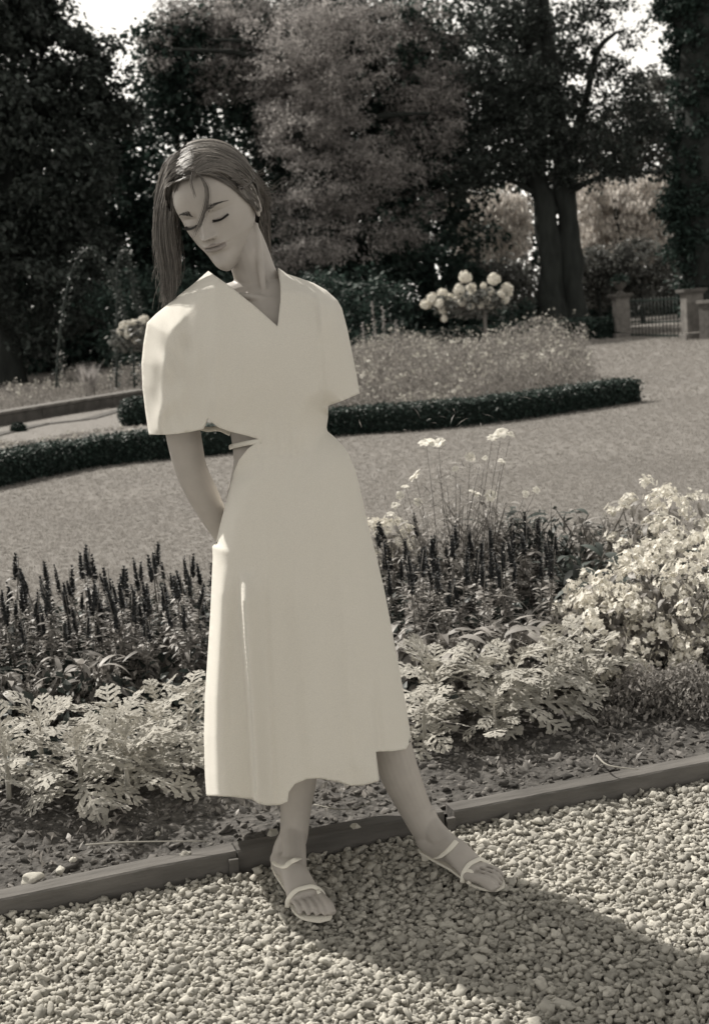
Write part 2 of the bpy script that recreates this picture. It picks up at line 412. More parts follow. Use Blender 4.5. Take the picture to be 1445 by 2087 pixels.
# grass
def tuft_mesh(seed):
    r = np.random.default_rng(seed); mb = MB()
    for k in range(16):
        a = r.uniform(0, 6.28); l = r.uniform(0.55, 1.2); w = 0.055; lean = r.uniform(0.1, 0.7)
        b = np.array([r.uniform(-0.7, 0.7), r.uniform(-0.7, 0.7), -0.1]); dx, dy = math.cos(a), math.sin(a)
        s = np.array([-dy, dx, 0]) * w; m = b + np.array([dx * lean * 0.25, dy * lean * 0.25, l * 0.6]); t = b + np.array([dx * lean * 0.8, dy * lean * 0.8, l])
        mb.add([b - s, b + s, m + s * 0.7, m - s * 0.7], [[0, 1, 2, 3]]); mb.add([m - s * 0.7, m + s * 0.7, t], [[0, 1, 2]])
    V, F = mb.arrays(); return make_mesh('grass_tuft', V, F, M['grass'])
tufts = variants('grass_tuft', [tuft_mesh(i) for i in range(5)])
def put_grass():
    Ps, Ss = [], []
    for y0, y1, s, sc in ((4.9, 7, 0.040, 0.026), (7, 10, 0.055, 0.030), (10, 15, 0.085, 0.038), (15, 24, 0.15, 0.055), (24, 44, 0.26, 0.09)):
        half = y1 * 0.5 + 1.5
        P = jitter(-half, half, y0, y1, s); P = P[P[:, 1] > kerb_y(np.clip(P[:, 0], -3.5, 4)) + BED_BACK + 0.02]
        Ps.append(P); Ss.append(np.full(len(P), sc))
    P = np.vstack(Ps); s = np.concatenate(Ss); n = len(P)
    z = np.array([lawn_z(x, y) for x, y in P]); s = s * rng.uniform(0.8, 1.1, n)
    sc = np.stack([s * 1.3, s * 1.3, s * rng.uniform(0.45, 0.65, n)], -1)
    rot = np.stack([rng.uniform(-0.15, 0.15, n), rng.uniform(-0.15, 0.15, n), rng.uniform(0, 6.28, n)], -1)
    scatter_gn('lawn_grass', np.column_stack([P, z]), rot, sc, rng.integers(0, 5, n), tufts, 'short mown grass of the sunlit lawn', 'grass')
put_grass()

# ------------------------------------------------------------------ kerb of the bed
def edging():
    root = empty('bed_edging', (K1.x, K1.y, 0), 0, 'long weathered low board edging between flower bed and gravel path', 'edging')
    runs = [(KL, K0 + (K1 - K0) * 0.997, 0.0), (K1 + (K2 - K1) * 0.003, K1 + (K2 - K1) * 0.955, 0.002), (K2, KR, 0.006)]
    for a, b, off in runs:
        L_ = (b - a).length; d = (b - a).normalized(); n = Vector((-d.y, d.x, 0))
        ns = max(4, int(L_ / 0.04)); w, h = 0.060, 0.056
        ang = math.atan2(d.y, d.x)
        bm = bmesh.new(); prof = [(0, -0.05), (0, h - 0.004), (0.004, h), (w - 0.004, h), (w, h - 0.004), (w, -0.05)]
        rings = []
        for i in range(ns + 1):
            x = L_ * i / ns; wob = 0.0025 * nz(x * 2.3, a.x * 3) ; wz = 0.003 * nz(x * 3.1, 5 + a.y)
            rings.append([bm.verts.new((x, q - off + wob + 0.0008 * nz(x * 20, q * 50), z + (wz if z > 0 else 0) + 0.001 * nz(x * 22, q * 40 + 9))) for q, z in prof])
        for r0, r1 in zip(rings[:-1], rings[1:]):
            for k in range(len(prof) - 1): bm.faces.new((r0[k], r1[k], r1[k + 1], r0[k + 1]))
        bm.faces.new(rings[0]); bm.faces.new(rings[-1][::-1])
        bmesh.ops.recalc_face_normals(bm, faces=bm.faces)
        me = bpy.data.meshes.new('board'); bm.to_mesh(me); bm.free(); me.materials.append(M['board'])
        o = link('board', me, root); o.matrix_local = Matrix.Translation(a - root.location) @ Matrix.Rotation(ang, 4, 'Z')
    for p, dd in ((K1, kdir_l), (K2, kdir_r)):           # stakes at the joints
        q = p - root.location; n = Vector((-dd.y, dd.x, 0))
        V, F = box((0, 0, 0), (0.022, 0.012, 0.085))
        o = obj('stake', V, F, M['board'], root, False); o.location = q + n * (-0.012) + Vector((0, 0, 0.0)) - dd * 0.014
        o.rotation_euler = (0, 0.05, math.atan2(dd.y, dd.x))
edging()
# ------------------------------------------------------------------ foliage helpers
def lumps(masses, nclump, per, spread, shell=(0.55, 1.05), flat=0.6):
    """leaf positions gathered in clumps through ellipsoids [(centre, (rx,ry,rz)), ...]"""
    C = np.array([list(c) for c, r in masses]); R = np.array([r for c, r in masses], float)
    w = (R[:, 0] * R[:, 2]) ** 1.0; w /= w.sum()
    k = rng.choice(len(masses), nclump, p=w)
    u = rng.normal(size=(nclump, 3)); u /= np.linalg.norm(u, axis=1)[:, None]
    rad = rng.uniform(shell[0] ** 3, shell[1] ** 3, nclump) ** (1 / 3)
    wob = np.array([noise.noise(Vector(C[a] + v * 2.2)) for a, v in zip(k, u)])
    P = C[k] + u * R[k] * (rad * (1 + 0.45 * wob))[:, None]
    Q = np.repeat(P, per, axis=0); s = np.asarray(spread)
    g = rng.normal(size=Q.shape) * np.array([1, 1, flat]) * s
    return Q + g
def foliage(name, P, size, mat_, parent=None, aspect=1.0, tilt=(0.2, 2.0), droop=False, kind='stuff', zmin=0.02, jit=(0.6, 1.4)):
    P = P[P[:, 2] > zmin]; n = len(P)
    if droop:   # leaves hang: long axis close to vertical
        R = eul(rng.uniform(-PI / 2 - 0.6, -PI / 2 + 0.6, n), rng.uniform(-0.5, 0.5, n), rng.uniform(0, 2 * PI, n))
    else: R = rand_R(n, tilt)
    V = LEAF_V * np.array([aspect, 1, 1])
    o = obj(name, *strew(V, LEAF_F, P, R, size * rng.uniform(jit[0], jit[1], n)), mat_, parent, False)
    if kind: o['kind'] = kind
    return o
def m_at(px, py, d, rx, ry, rd=None):
    """ellipsoid mass from pixel centre and pixel radii at distance d"""
    s = d / FPX; rx, ry = rx * s, ry * s
    return (W(px, py, d), (rx, rd if rd else (rx + ry) / 2, ry))
def trunk(parent, pts, r, name='trunk', seg=14, n=26, m='bark'):
    pts = np.array([list(p) for p in pts]); r = np.asarray(r, float)
    V, F = tube(pts, r, None, seg, n, up=(0, -1, 0.1))
    c = spline(pts, n); lab = np.repeat(np.arange(n), seg)
    off = np.array([nz(v[0] * 3, v[1] * 3, v[2] * 1.1) for v in V[:n * seg]])
    d = V[:n * seg] - c[lab]; V[:n * seg] += d * (off * 0.55)[:, None]
    return obj(name, V, F, M[m], parent)
def tree(name, base, label, cat, limbs, crowns, group=None):
    t = empty(name, base, 0, label, cat, group)
    b = Vector(base)
    tr = None
    for i, (pts, r) in enumerate(limbs):
        o = trunk(t, [Vector(p) - b for p in pts], r, 'trunk' if i == 0 else 'limb')
    for (P, size, m_, kw) in crowns:
        foliage('crown', P - np.array(base), size, M[m_], t, zmin=-9, **kw)
    return t

# ---- far dark evergreens that close the view
def evergreen(px, d, top, halfw, label, m_='yew', n=620, size=0.22, low=None):
    base = G(px, 0, 0); base = rows_z(px, 700, d); base.z = 0
    s = d / FPX; topz = W(px, top, d).z; w = halfw * s
    ms = []
    k = 9
    for i in range(k):
        z = topz * (i + 0.3) / k; r = w * (1 - (i / k) ** 1.8) + 0.15
        ms.append(((base.x + rng.uniform(-0.3, 0.3), base.y, z), (r, r, topz / k * 0.95)))
    P = lumps(ms, n, 26, 0.20, (0.5, 1.05), 0.8)
    t = empty('evergreen_tree', base, 0, label, 'tree', 'dark evergreens closing the garden behind')
    trunk(t, [(0, 0, -0.1), (0.05, 0, topz * 0.45), (0, 0, topz * 0.93)], [0.22, 0.16, 0.04], n=12)
    foliage('crown', P - np.array([base.x, base.y, 0]), size, M[m_], t, zmin=0.0)
    return t
for px, d, top, hw, lb in (
    (-260, 44, -40, 200, 'tall dark evergreen at the far left behind the pond'),
    (-60, 46, 60, 170, 'black evergreen behind the left end of the pond wall'),
    (100, 45, 215, 150, 'dark evergreen under the left gap of sky'),
    (255, 47, 205, 130, 'dark evergreen straight below the bright gap of sky'),
    (400, 46, 120, 150, 'dark evergreen behind the head of the woman'),
    (560, 47, 20, 170, 'dark evergreen behind the left side of the pale cedar'),
    (720, 46, -20, 170, 'dark evergreen behind the middle of the pale cedar'),
    (880, 48, 60, 150, 'dark evergreen behind the right side of the pale cedar')):
    evergreen(px, d, top, hw, lb)
def woodland():
    # the far wood closes the view; its top follows the two gaps of sky
    n = 90000; px = rng.uniform(-1700, 2900, n); d = rng.uniform(62, 70, n)
    top = np.interp(px, [-500, -50, 60, 150, 215, 262, 300, 345, 380, 1110, 1160, 1240, 1330, 1400, 1480, 2000], [-60, -40, 40, 140, 190, 205, 165, 60, -60, -60, 170, 330, 330, 300, 60, -60])
    top = top + np.array([26 * nz(a * 0.03, 3) + 18 * nz(a * .11, 8) for a in px])
    v = rng.uniform(0, 1, n) ** 0.85; py = top + (700 - top) * v
    P = WN(px, py, d); P = P[P[:, 2] > 0.1]; m = len(P)
    V, F = strew(LEAF_V * [1, 1, 1], LEAF_F, P, rand_R(m, (0.2, 2.0)), rng.uniform(0.3, 0.55, m))
    tag(obj('distant_woodland', V, F, M['yew'], None, False), 'dark far wood closing the view behind all the trees', 'woodland', kind='stuff')
woodland()
# ---- left broadleaf tree
b1 = rows_z(20, 700, 36); b1.z = 0
P = lumps([m_at(20, 120, 36, 150, 170), m_at(-140, 250, 36, 190, 260), m_at(60, 380, 35, 170, 190), m_at(40, 560, 35, 190, 150),
           m_at(150, 230, 36, 90, 110), m_at(215, 165, 36, 48, 40), m_at(195, 100, 36, 45, 32), m_at(235, 235, 36, 50, 30), m_at(-60, 0, 36, 160, 120), m_at(70, 30, 36, 80, 50)], 2000, 36, 0.17)
tree('broadleaf_tree', b1, 'large dark leafy tree filling the left side of the view', 'tree',
     [([b1 - Vector((0, 0, .1)), b1 + Vector((0.1, 0, 3)), W(20, 150, 36)], [0.4, 0.3, 0.1]),
      ([b1 + Vector((0.1, 0, 3)), W(100, 300, 36), W(215, 165, 36)], [0.15, 0.1, 0.03]),
      ([b1 + Vector((0.1, 0, 2.6)), W(-80, 330, 36), W(-150, 200, 36)], [0.16, 0.1, 0.04])],
     [(P, 0.17, 'dark', {})])
P = lumps([m_at(262, 140, 35, 26, 16), m_at(275, 190, 35, 30, 18), m_at(150, 60, 35, 40, 26), m_at(205, 215, 34.5, 40, 26), m_at(110, 170, 34.5, 60, 40)], 130, 18, 0.12)
# ---- cedar in the middle with pale hanging foliage
b2 = rows_z(640, 690, 40); b2.z = 0
CED = [(430, 60, 110, 50), (520, 40, 110, 50), (350, 90, 40, 45), (390, 130, 60, 45), (330, 120, 30, 40), (345, 30, 40, 34), (480, 150, 90, 60), (620, 60, 110, 80), (700, 40, 110, 70), (600, 170, 70, 80), (555, 200, 34, 95),
       (690, 170, 90, 90), (640, 260, 90, 70), (720, 290, 80, 60), (560, 290, 22, 40), (810, 330, 50, 50), (880, 250, 60, 90), (850, 210, 60, 60), (900, 180, 50, 60), (830, 90, 90, 80), (650, 370, 80, 50), (720, 420, 70, 40),
       (600, 440, 60, 40), (800, 480, 60, 32), (690, 500, 90, 34), (760, 340, 60, 50), (900, 330, 50, 45), (620, 520, 70, 26), (850, 420, 50, 34)]
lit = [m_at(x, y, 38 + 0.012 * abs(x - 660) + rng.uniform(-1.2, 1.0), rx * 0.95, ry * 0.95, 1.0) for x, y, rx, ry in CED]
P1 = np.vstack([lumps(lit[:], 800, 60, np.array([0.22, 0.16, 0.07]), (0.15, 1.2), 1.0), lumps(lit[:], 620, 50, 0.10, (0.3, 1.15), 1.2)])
inner_shade = [m_at(x + rng.uniform(-40, 40), y + 30, 41.5, rx * 1.3, ry * 1.3, 1.2) for x, y, rx, ry in CED]  # inner crown leaves take a dark colour that stands for the shade inside
P2 = lumps(inner_shade, 1500, 26, 0.25, (0.3, 1.05))
limbs = [([b2 - Vector((0, 0, .1)), b2 + Vector((0, 0, 4)), W(640, -60, 40)], [0.6, 0.45, 0.2])]
for x, y in ((430, 80), (880, 230), (560, 260), (780, 470), (620, 500), (350, 100)):
    limbs.append(([b2 + Vector((0, 0, max(1.5, W(640, y + 60, 40).z))), W((x + 640) / 2, y + 10, 39.5), W(x, y, 38.5)], [0.14, 0.09, 0.03]))
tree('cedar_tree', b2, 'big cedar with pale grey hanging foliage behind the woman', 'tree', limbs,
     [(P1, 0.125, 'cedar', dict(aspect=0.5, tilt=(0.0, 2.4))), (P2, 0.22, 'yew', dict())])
# ---- two-stemmed tree
b3 = G(1150, 690); b3 = Vector((b3.x, b3.y, 0)); D3 = 41.0
def T3(x, y, dd=0.0): return W(x, y, D3 + dd)
base3 = rows_z(1150, 690, D3); base3.z = 0
l3 = [([Vector((T3(1140, 680).x, base3.y, -0.1)), T3(1128, 600), T3(1112, 450), T3(1092, 330), T3(1092, 160), T3(1080, -60)], [0.62, 0.40, 0.35, 0.33, 0.31, 0.24]),
      ([Vector((T3(1172, 680).x, base3.y + .1, -0.1)), T3(1168, 600), T3(1158, 450), T3(1145, 330), T3(1130, 200), T3(1112, 60), T3(1104, -40)], [0.60, 0.36, 0.30, 0.28, 0.23, 0.19, 0.15]),
      ([T3(1150, 330), T3(1185, 235, -.5), T3(1215, 110, -.8), T3(1250, 70, -1.0), T3(1268, 62, -1)], [0.15, 0.13, 0.10, 0.06, 0.02]),
      ([T3(1145, 400), T3(1200, 370, -.6), T3(1260, 350, -1), T3(1345, 352, -1)], [0.12, 0.09, 0.07, 0.03]),
      ([T3(1100, 400), T3(1020, 360, -.5), T3(960, 380, -1), T3(905, 395, -1)], [0.11, 0.08, 0.05, 0.02]),
      ([T3(1080, 200), T3(1010, 130, .5), T3(960, 60, .6)], [0.10, 0.07, 0.03])]
mm = [m_at(*q) for q in ((990, 60, 41, 90, 80), (1040, 170, 40, 80, 80), (960, 240, 41, 60, 80), (1010, 330, 40, 80, 50), (1180, 60, 40, 60, 60), (1215, 150, 40, 60, 40),
                        (1180, 230, 40.5, 50, 40), (1290, 190, 40, 60, 45), (1250, 280, 40, 90, 40), (1320, 260, 40, 40, 50), (1290, 330, 40, 70, 30), (1200, 350, 40, 60, 26), (960, 370, 40, 60, 26),
                        (1060, 40, 41, 60, 60), (1225, 20, 40, 90, 22), (1290, 70, 40, 26, 18), (1100, 260, 40, 80, 90))]
P = lumps(mm, 800, 34, 0.15, (0.1, 1.15))
tree('two_stemmed_tree', base3, 'tall dark tree with two stems right of the hydrangea', 'tree', l3, [(P, 0.13, 'dark', {})])
# ---- big trunk at the right edge, ivy on it
D4 = 40.0
b4 = rows_z(1470, 690, D4); b4.z = 0
def T4(x, y): return W(x, y, D4)
l4 = [([Vector((T4(1455, 640).x, b4.y, -0.1)), T4(1452, 560), T4(1440, 400), T4(1450, 200), T4(1440, 0), T4(1430, -120)], [0.9, 0.8, 0.95, 0.95, 1.0, 1.05])]
pp = []
for (x, y, r) in [(1452, 600, 66), (1445, 500, 80), (1440, 420, 86), (1438, 350, 72), (1450, 270, 72), (1450, 180, 78), (1443, 90, 82), (1436, 0, 88), (1430, -70, 95)]:
    pp.append(m_at(x, y, D4, r, 52, r / 90))
P = lumps(pp, 2400, 22, 0.13, (0.92, 1.06))
tree('ivy_clad_tree', b4, 'black ivy-covered tree trunk at the right edge', 'tree', l4, [(P, 0.15, 'yew', {})])
# ---- pale willow and shrubs behind the two stems
def back_tree(name, px, d, label, masses, n, size, m_, kw, trunk_r=0.2, per=26, spread=0.22, cat='tree', shell=(0.4, 1.05)):
    b = rows_z(px, 690, d); b.z = 0
    top = max(c.z for c, r in masses)
    return tree(name, b, label, cat, [([b - Vector((0, 0, .1)), b + Vector((0.1, 0, top * 0.5)), b + Vector((0, 0, top * 0.9))], [trunk_r, trunk_r * .7, trunk_r * .2])],
                [(lumps(masses, n, per, spread, shell), size, m_, kw)])
back_tree('willow_tree', 980, 52, 'pale drooping willow seen left of the two stems', [m_at(985, 440, 52, 80, 55, 1.5), m_at(1000, 490, 52, 70, 55, 1.5), m_at(940, 430, 52, 40, 40, 1), m_at(1040, 440, 52, 40, 60, 1)], 620, 0.22, 'willow', dict(aspect=0.5, droop=True), per=24, spread=0.16)
back_tree('willow_tree', 1265, 53, 'pale drooping willow seen right of the two stems', [m_at(1230, 430, 53, 60, 60, 1.5), m_at(1300, 430, 53, 75, 60, 1.5), m_at(1260, 490, 53, 100, 50, 1.5), m_at(1330, 500, 53, 50, 50, 1.5), m_at(1330, 390, 53, 50, 40, 1.5), m_at(1200, 385, 53, 40, 35, 1.5)], 1000, 0.22, 'willow', dict(aspect=0.5, droop=True), per=24, spread=0.16)
back_tree('garden_tree', 1290, 60, 'distant mid-grey tree in the right gap of sky', [m_at(1330, 210, 60, 70, 60, 2), m_at(1260, 260, 60, 90, 50, 2), m_at(1340, 300, 60, 70, 50, 2), m_at(1220, 330, 60, 80, 50, 2)], 360, 0.24, 'midleaf', {})
back_tree('garden_tree', 1000, 62, 'distant tree behind the left crown of the two-stemmed tree', [m_at(980, 200, 62, 110, 150, 2), m_at(1080, 260, 62, 80, 130, 2), m_at(1120, 130, 62, 70, 110, 2)], 420, 0.26, 'dark', {})
for px, py, d, rx, ry, lb in ((1225, 545, 48, 70, 40, 'rounded dark shrub right of the two stems'), (1310, 540, 48, 80, 45, 'wide dark shrub behind the garden gate'),
                              (1010, 560, 48, 90, 30, 'low dark shrub behind the hydrangea'), (930, 600, 45, 70, 60, 'black shrub left of the hydrangea head')):
    b = rows_z(px, 690, d); b.z = 0
    tree('shrub', b, lb, 'shrub', [([b - Vector((0, 0, .1)), b + Vector((0, 0, W(px, py, d).z))], [0.08, 0.03])],
         [(lumps([m_at(px, py, d, rx, ry), m_at(px, py + ry, d, rx, ry)], 210, 24, 0.16), 0.15, 'midleaf' if d == 48 else 'yew', {})])
for px, hw, lb in ((620, 200, 'black clipped yew hedge behind the woman'), (330, 150, 'black yew bush left of the woman')):
    b = rows_z(px, 690, 33); b.z = 0
    tree('yew_bush', b, lb, 'shrub', [([b - Vector((0, 0, .1)), b + Vector((0, 0, 1))], [0.1, 0.04])],
         [(lumps([m_at(px, 610, 33, hw, 60, 1.2), m_at(px, 690, 33, hw, 60, 1.2)], 420, 24, 0.16), 0.12, 'yew', {})])

# ---- clipped hedges
def hedge(label, front, width, height, nleaf, size, m_='hedge', group=None, cat='hedge', top_noise=0.03):
    F_ = [G(x, y) for x, y in front]; c = spline([[p.x, p.y, 0] for p in F_], 60)
    T = np.gradient(c, axis=0); T /= np.linalg.norm(T, axis=1)[:, None]; Nn = np.stack([-T[:, 1], T[:, 0], 0 * T[:, 0]], -1)
    mid = c + Nn * width / 2
    root = empty('clipped_hedge', (mid[0, 0], mid[0, 1], 0), 0, label, cat, group)
    o0 = np.array([mid[0, 0], mid[0, 1], 0])
    w, h = width / 2 * 0.86, height * 0.93
    sec = [(-w, -0.05), (-w, h * 0.8), (-w * 0.8, h), (w * 0.8, h), (w, h * 0.8), (w, -0.05)]
    V = np.array([m + n * a + np.array([0, 0, b]) for m, n in zip(mid, Nn) for a, b in sec]) - o0
    k = len(sec); i = np.arange(len(mid) - 1)[:, None] * k; j = np.arange(k - 1)[None]
    Fq = np.stack([i + j, i + k + j, i + k + j + 1, i + j + 1], -1).reshape(-1, 4)
    e = len(V) - k; capf = np.array([[0, 1, 2, 3], [0, 3, 4, 5], [e + 3, e + 2, e + 1, e], [e + 5, e + 4, e + 3, e]])
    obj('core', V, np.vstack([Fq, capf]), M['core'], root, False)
    L_ = np.concatenate([[0], np.cumsum(np.linalg.norm(np.diff(mid, axis=0), axis=1))])
    s = rng.uniform(0, L_[-1], nleaf); I = lambda A: np.stack([np.interp(s, L_, A[:, q]) for q in range(3)], -1)
    m, nn, tt = I(mid), I(Nn), I(T)
    per = rng.uniform(0, 2 * height + width, nleaf); a = np.where(per < height, -width / 2, np.where(per < height + width, per - height - width / 2, width / 2))
    z = np.where(per < height, per, np.where(per < height + width, height, per - height - width))
    z = z + (per > height) * (per < height + width) * np.array([top_noise * nz(q * 2.0, 3) + 0.6 * top_noise * nz(q * 9, 7) for q in s])
    P = m + nn * a[:, None] + rng.normal(size=(nleaf, 3)) * size * 0.35; P[:, 2] = np.abs(z + rng.normal(size=nleaf) * size * 0.4)
    ends = rng.uniform(size=nleaf) < 0.03; q = rng.integers(0, 2, nleaf) * (len(mid) - 1)
    P[ends] = mid[q[ends]] + Nn[q[ends]] * rng.uniform(-w, w, ends.sum())[:, None] + np.stack([0 * a[ends], 0 * a[ends], rng.uniform(0, height, ends.sum())], -1)
    foliage('foliage', P - o0, size, M[m_], root, zmin=-0.02)
    return root
hedge('long low clipped box hedge at the edge of the lawn', [(-260, 1060), (-100, 1022), (0, 1000), (100, 978), (200, 958), (330, 943), (470, 930), (600, 905), (700, 893), (850, 884), (1000, 870), (1150, 850), (1308, 826)], 0.42, 0.29, 34000, 0.035)
hedge('pale clipped hedge behind the two-stemmed tree and the gate', [(900, 662), (1100, 655), (1250, 648), (1400, 640), (1600, 630)], 1.2, 1.15, 9000, 0.15, 'midleaf')
# dark low band at the foot of the trees
hedge('dark low hedge along the foot of the two-stemmed tree', [(700, 740), (900, 716), (1060, 705), (1255, 692)], 1.0, 0.55, 9000, 0.10, 'yew')

# ------------------------------------------------------------------ garden gate, pillars, urn
def pillar(px, py, label, h=1.12, w=0.36, urn=False):
    b = G(px, py); t = empty('gate_pillar', b, 0.1, label, 'pillar', 'stone pillars of the garden gate')
    mb = MB(); mb.add(*box((0, 0, 0.08), (w + 0.10, w + 0.10, 0.16))); mb.add(*box((0, 0, h / 2 + 0.1), (w, w, h - 0.2)))
    mb.build('shaft', M['stone'], t, False)
    mb = MB(); mb.add(*box((0, 0, h + 0.03), (w + 0.16, w + 0.16, 0.07))); mb.add(*box((0, 0, h - 0.03), (w + 0.07, w + 0.07, 0.05)))
    mb.build('capstone', M['darkstone'], t, False)
    return t, b
pillar(1268, 691, 'stone gate pillar carrying an urn, left of the gate')
pillar(1412, 694, 'stone gate pillar at the right end of the iron gate', 1.12, 0.40)
bu = G(1268, 691)
u = empty('garden_urn', bu + Vector((0, 0, 1.185)), 0, 'dark urn of foliage on top of the left gate pillar', 'urn')
V, F = lathe([(0.001, 0), (0.11, 0), (0.10, 0.03), (0.05, 0.06), (0.05, 0.10), (0.15, 0.17), (0.19, 0.27), (0.22, 0.29), (0.21, 0.31), (0.17, 0.29), (0.001, 0.27)])
obj('bowl', V, F, M['darkstone'], u)
foliage('plant', lumps([((0, 0, 0.36), (0.2, 0.2, 0.12))], 30, 14, 0.04), 0.07, M['yew'], u)
gl, gr_ = G(1286, 692), G(1394, 695)
g = empty('iron_gate', gl, 0, 'dark iron railing gate between the stone pillars', 'gate')
gv = gr_ - gl; gL = gv.length; ga = math.atan2(gv.y, gv.x); g.rotation_euler = (0, 0, ga)
for z, th in ((0.12, 0.04), (0.98, 0.04), (0.45, 0.03)):
    V, F = box((gL / 2, 0, z), (gL, 0.03, th)); obj('rail', V, F, M['iron'], g, False)
nb = 15
for i in range(nb):
    x = gL * (i + 0.5) / nb
    V, F = tube([(x, 0, 0.08), (x, 0, 1.04)], 0.011, seg=6); obj('bar', V, F, M['iron'], g)
for i in range(nb - 1):
    x = gL * (i + 1) / nb; V, F = ell((x, 0, 0.30), (0.03, 0.012, 0.045), None, 8, 6); obj('scroll', V, F, M['stone'], g)
# low terrace wall running on to the right
wl0, wl1 = G(1436, 694), G(1640, 690)
t = empty('terrace_wall', wl0, math.atan2(wl1.y - wl0.y, wl1.x - wl0.x), 'low stone wall right of the gate with pale coping', 'wall')
V, F = box((1.6, 0, 0.42), (3.2, 0.3, 0.84)); obj('masonry', V, F, M['darkstone'], t, False)
V, F = box((1.6, 0, 0.875), (3.24, 0.4, 0.07)); obj('coping', V, F, M['stone'], t, False)

# ------------------------------------------------------------------ hydrangea standards
flo_v, flo_f = [], []
for k in range(4):
    a = k * PI / 2; c_, s_ = math.cos(a), math.sin(a)
    b_ = len(flo_v); q = [(0, 0, 0), (0.55, 0.35, 0.12), (1.0, 0, 0.05), (0.55, -0.35, 0.12)]
    flo_v += [(x * c_ - y * s_, x * s_ + y * c_, z) for x, y, z in q]; flo_f.append([b_, b_ + 1, b_ + 2, b_ + 3])
def sphere_pts(n, r, up=-0.6):
    u = rng.normal(size=(n * 3, 3)); u /= np.linalg.norm(u, axis=1)[:, None]; u = u[u[:, 2] > up][:n]
    return u * r, u
def align(u):
    """rotation taking +z to u with random spin"""
    n = len(u); a = np.cross(u, rng.normal(size=(n, 3))); a /= np.linalg.norm(a, axis=1)[:, None]; b = np.cross(u, a)
    return np.stack([a, b, u], -1)
def panicle(seed, r=0.09, nf=90, fs=0.024, m_='petal', core='petal'):
    P, u = sphere_pts(nf, r, -0.5); P = P * np.array([1, 1, 1.12]) * rng.uniform(.84, 1.14, (len(P), 1))
    V, F = strew(flo_v, np.array(flo_f), P, align(u), fs * rng.uniform(0.8, 1.3, len(P)))
    V2, F2 = ell((0, 0, 0), (r * 0.8, r * 0.8, r * 0.9), None, 10, 7); mb = MB(); mb.add(V, F); mb.add(V2, F2)
    A = mb.arrays(); return make_mesh('flower_head', A[0], A[1], M[m_], False)
pan = [panicle(i) for i in range(4)]
def hydrangea(base_px, d, heads, label, stem_h, cwid=0.5, trunk_lean=0.0):
    b = rows_z(*base_px, d); b.z = 0
    t = empty('hydrangea_standard', b, 0, label, 'hydrangea', 'hydrangeas grown on tall bare stems')
    top = W(*stem_h, d) - b
    V, F = tube([(0, 0, -0.05), tuple(top * 0.5 + Vector((0.01, 0, 0))), tuple(top)], [0.038, 0.03, 0.03], None, 10, 12); obj('trunk', V, F, M['stone'], t)
    ms = []
    for (x, y, r, dy) in heads:
        p = W(x, y, d) - b + Vector((0, dy, 0))
        o = link('flower_head', pan[int(rng.integers(0, 4))], t, p); s = r * 0.88 / FPX * d / 0.09; o.scale = (s * rng.uniform(.85, 1.12), s * rng.uniform(.85, 1.12), s * rng.uniform(0.85, 1.2)); o.rotation_euler = (rng.uniform(-.5, .5), rng.uniform(-.5, .5), rng.uniform(0, 6))
        ms.append(p)
        V, F = tube([tuple(top + Vector((0, 0, -0.04))), tuple((top + p) / 2 + Vector((0, 0, -0.03))), tuple(p)], [0.012, 0.008, 0.006], None, 6, 7); obj('branch', V, F, M['stem'], t)
    mp = sum(ms, Vector()) / len(ms)
    foliage('foliage', lumps([((mp.x, mp.y, mp.z - 0.1), (cwid, cwid * 0.7, 0.2))], 70, 12, 0.05), 0.085, M['midleaf'], t)
hydrangea((995, 770), 22.0, [(948, 566, 15, 0), (935, 592, 14, -.1), (962, 588, 12, .2), (935, 612, 12, 0), (960, 606, 12, -.1), (1008, 570, 14, .1), (985, 583, 8, 0), (1034, 588, 13, .1), (1020, 600, 10, -.1), (997, 596, 12, 0),
           (985, 612, 11, -.2), (1000, 622, 9, 0), (903, 600, 12, .1), (880, 610, 14, 0), (868, 622, 12, .1), (895, 620, 11, -.1), (903, 632, 10, 0), (940, 617, 11, -.1), (958, 624, 9, -.2), (905, 650, 8, 0), (1030, 612, 9, 0), (1040, 600, 8, .2), (975, 622, 9, -.2), (920, 606, 9, .2)],
          'hydrangea standard with round white heads right of the woman', (985, 625), 0.55)
hydrangea((300, 800), 20.0, [(255, 668, 12, 0), (272, 662, 11, .1), (290, 656, 11, 0), (262, 682, 10, -.1), (280, 680, 10, 0), (246, 678, 9, 0), (292, 676, 10, -.1), (276, 694, 8, 0), (294, 650, 8, .1), (310, 665, 11, 0), (322, 680, 10, 0), (264, 660, 8, 0)],
          'white hydrangea standard half hidden by her left-hand sleeve', (295, 700), 0.4)

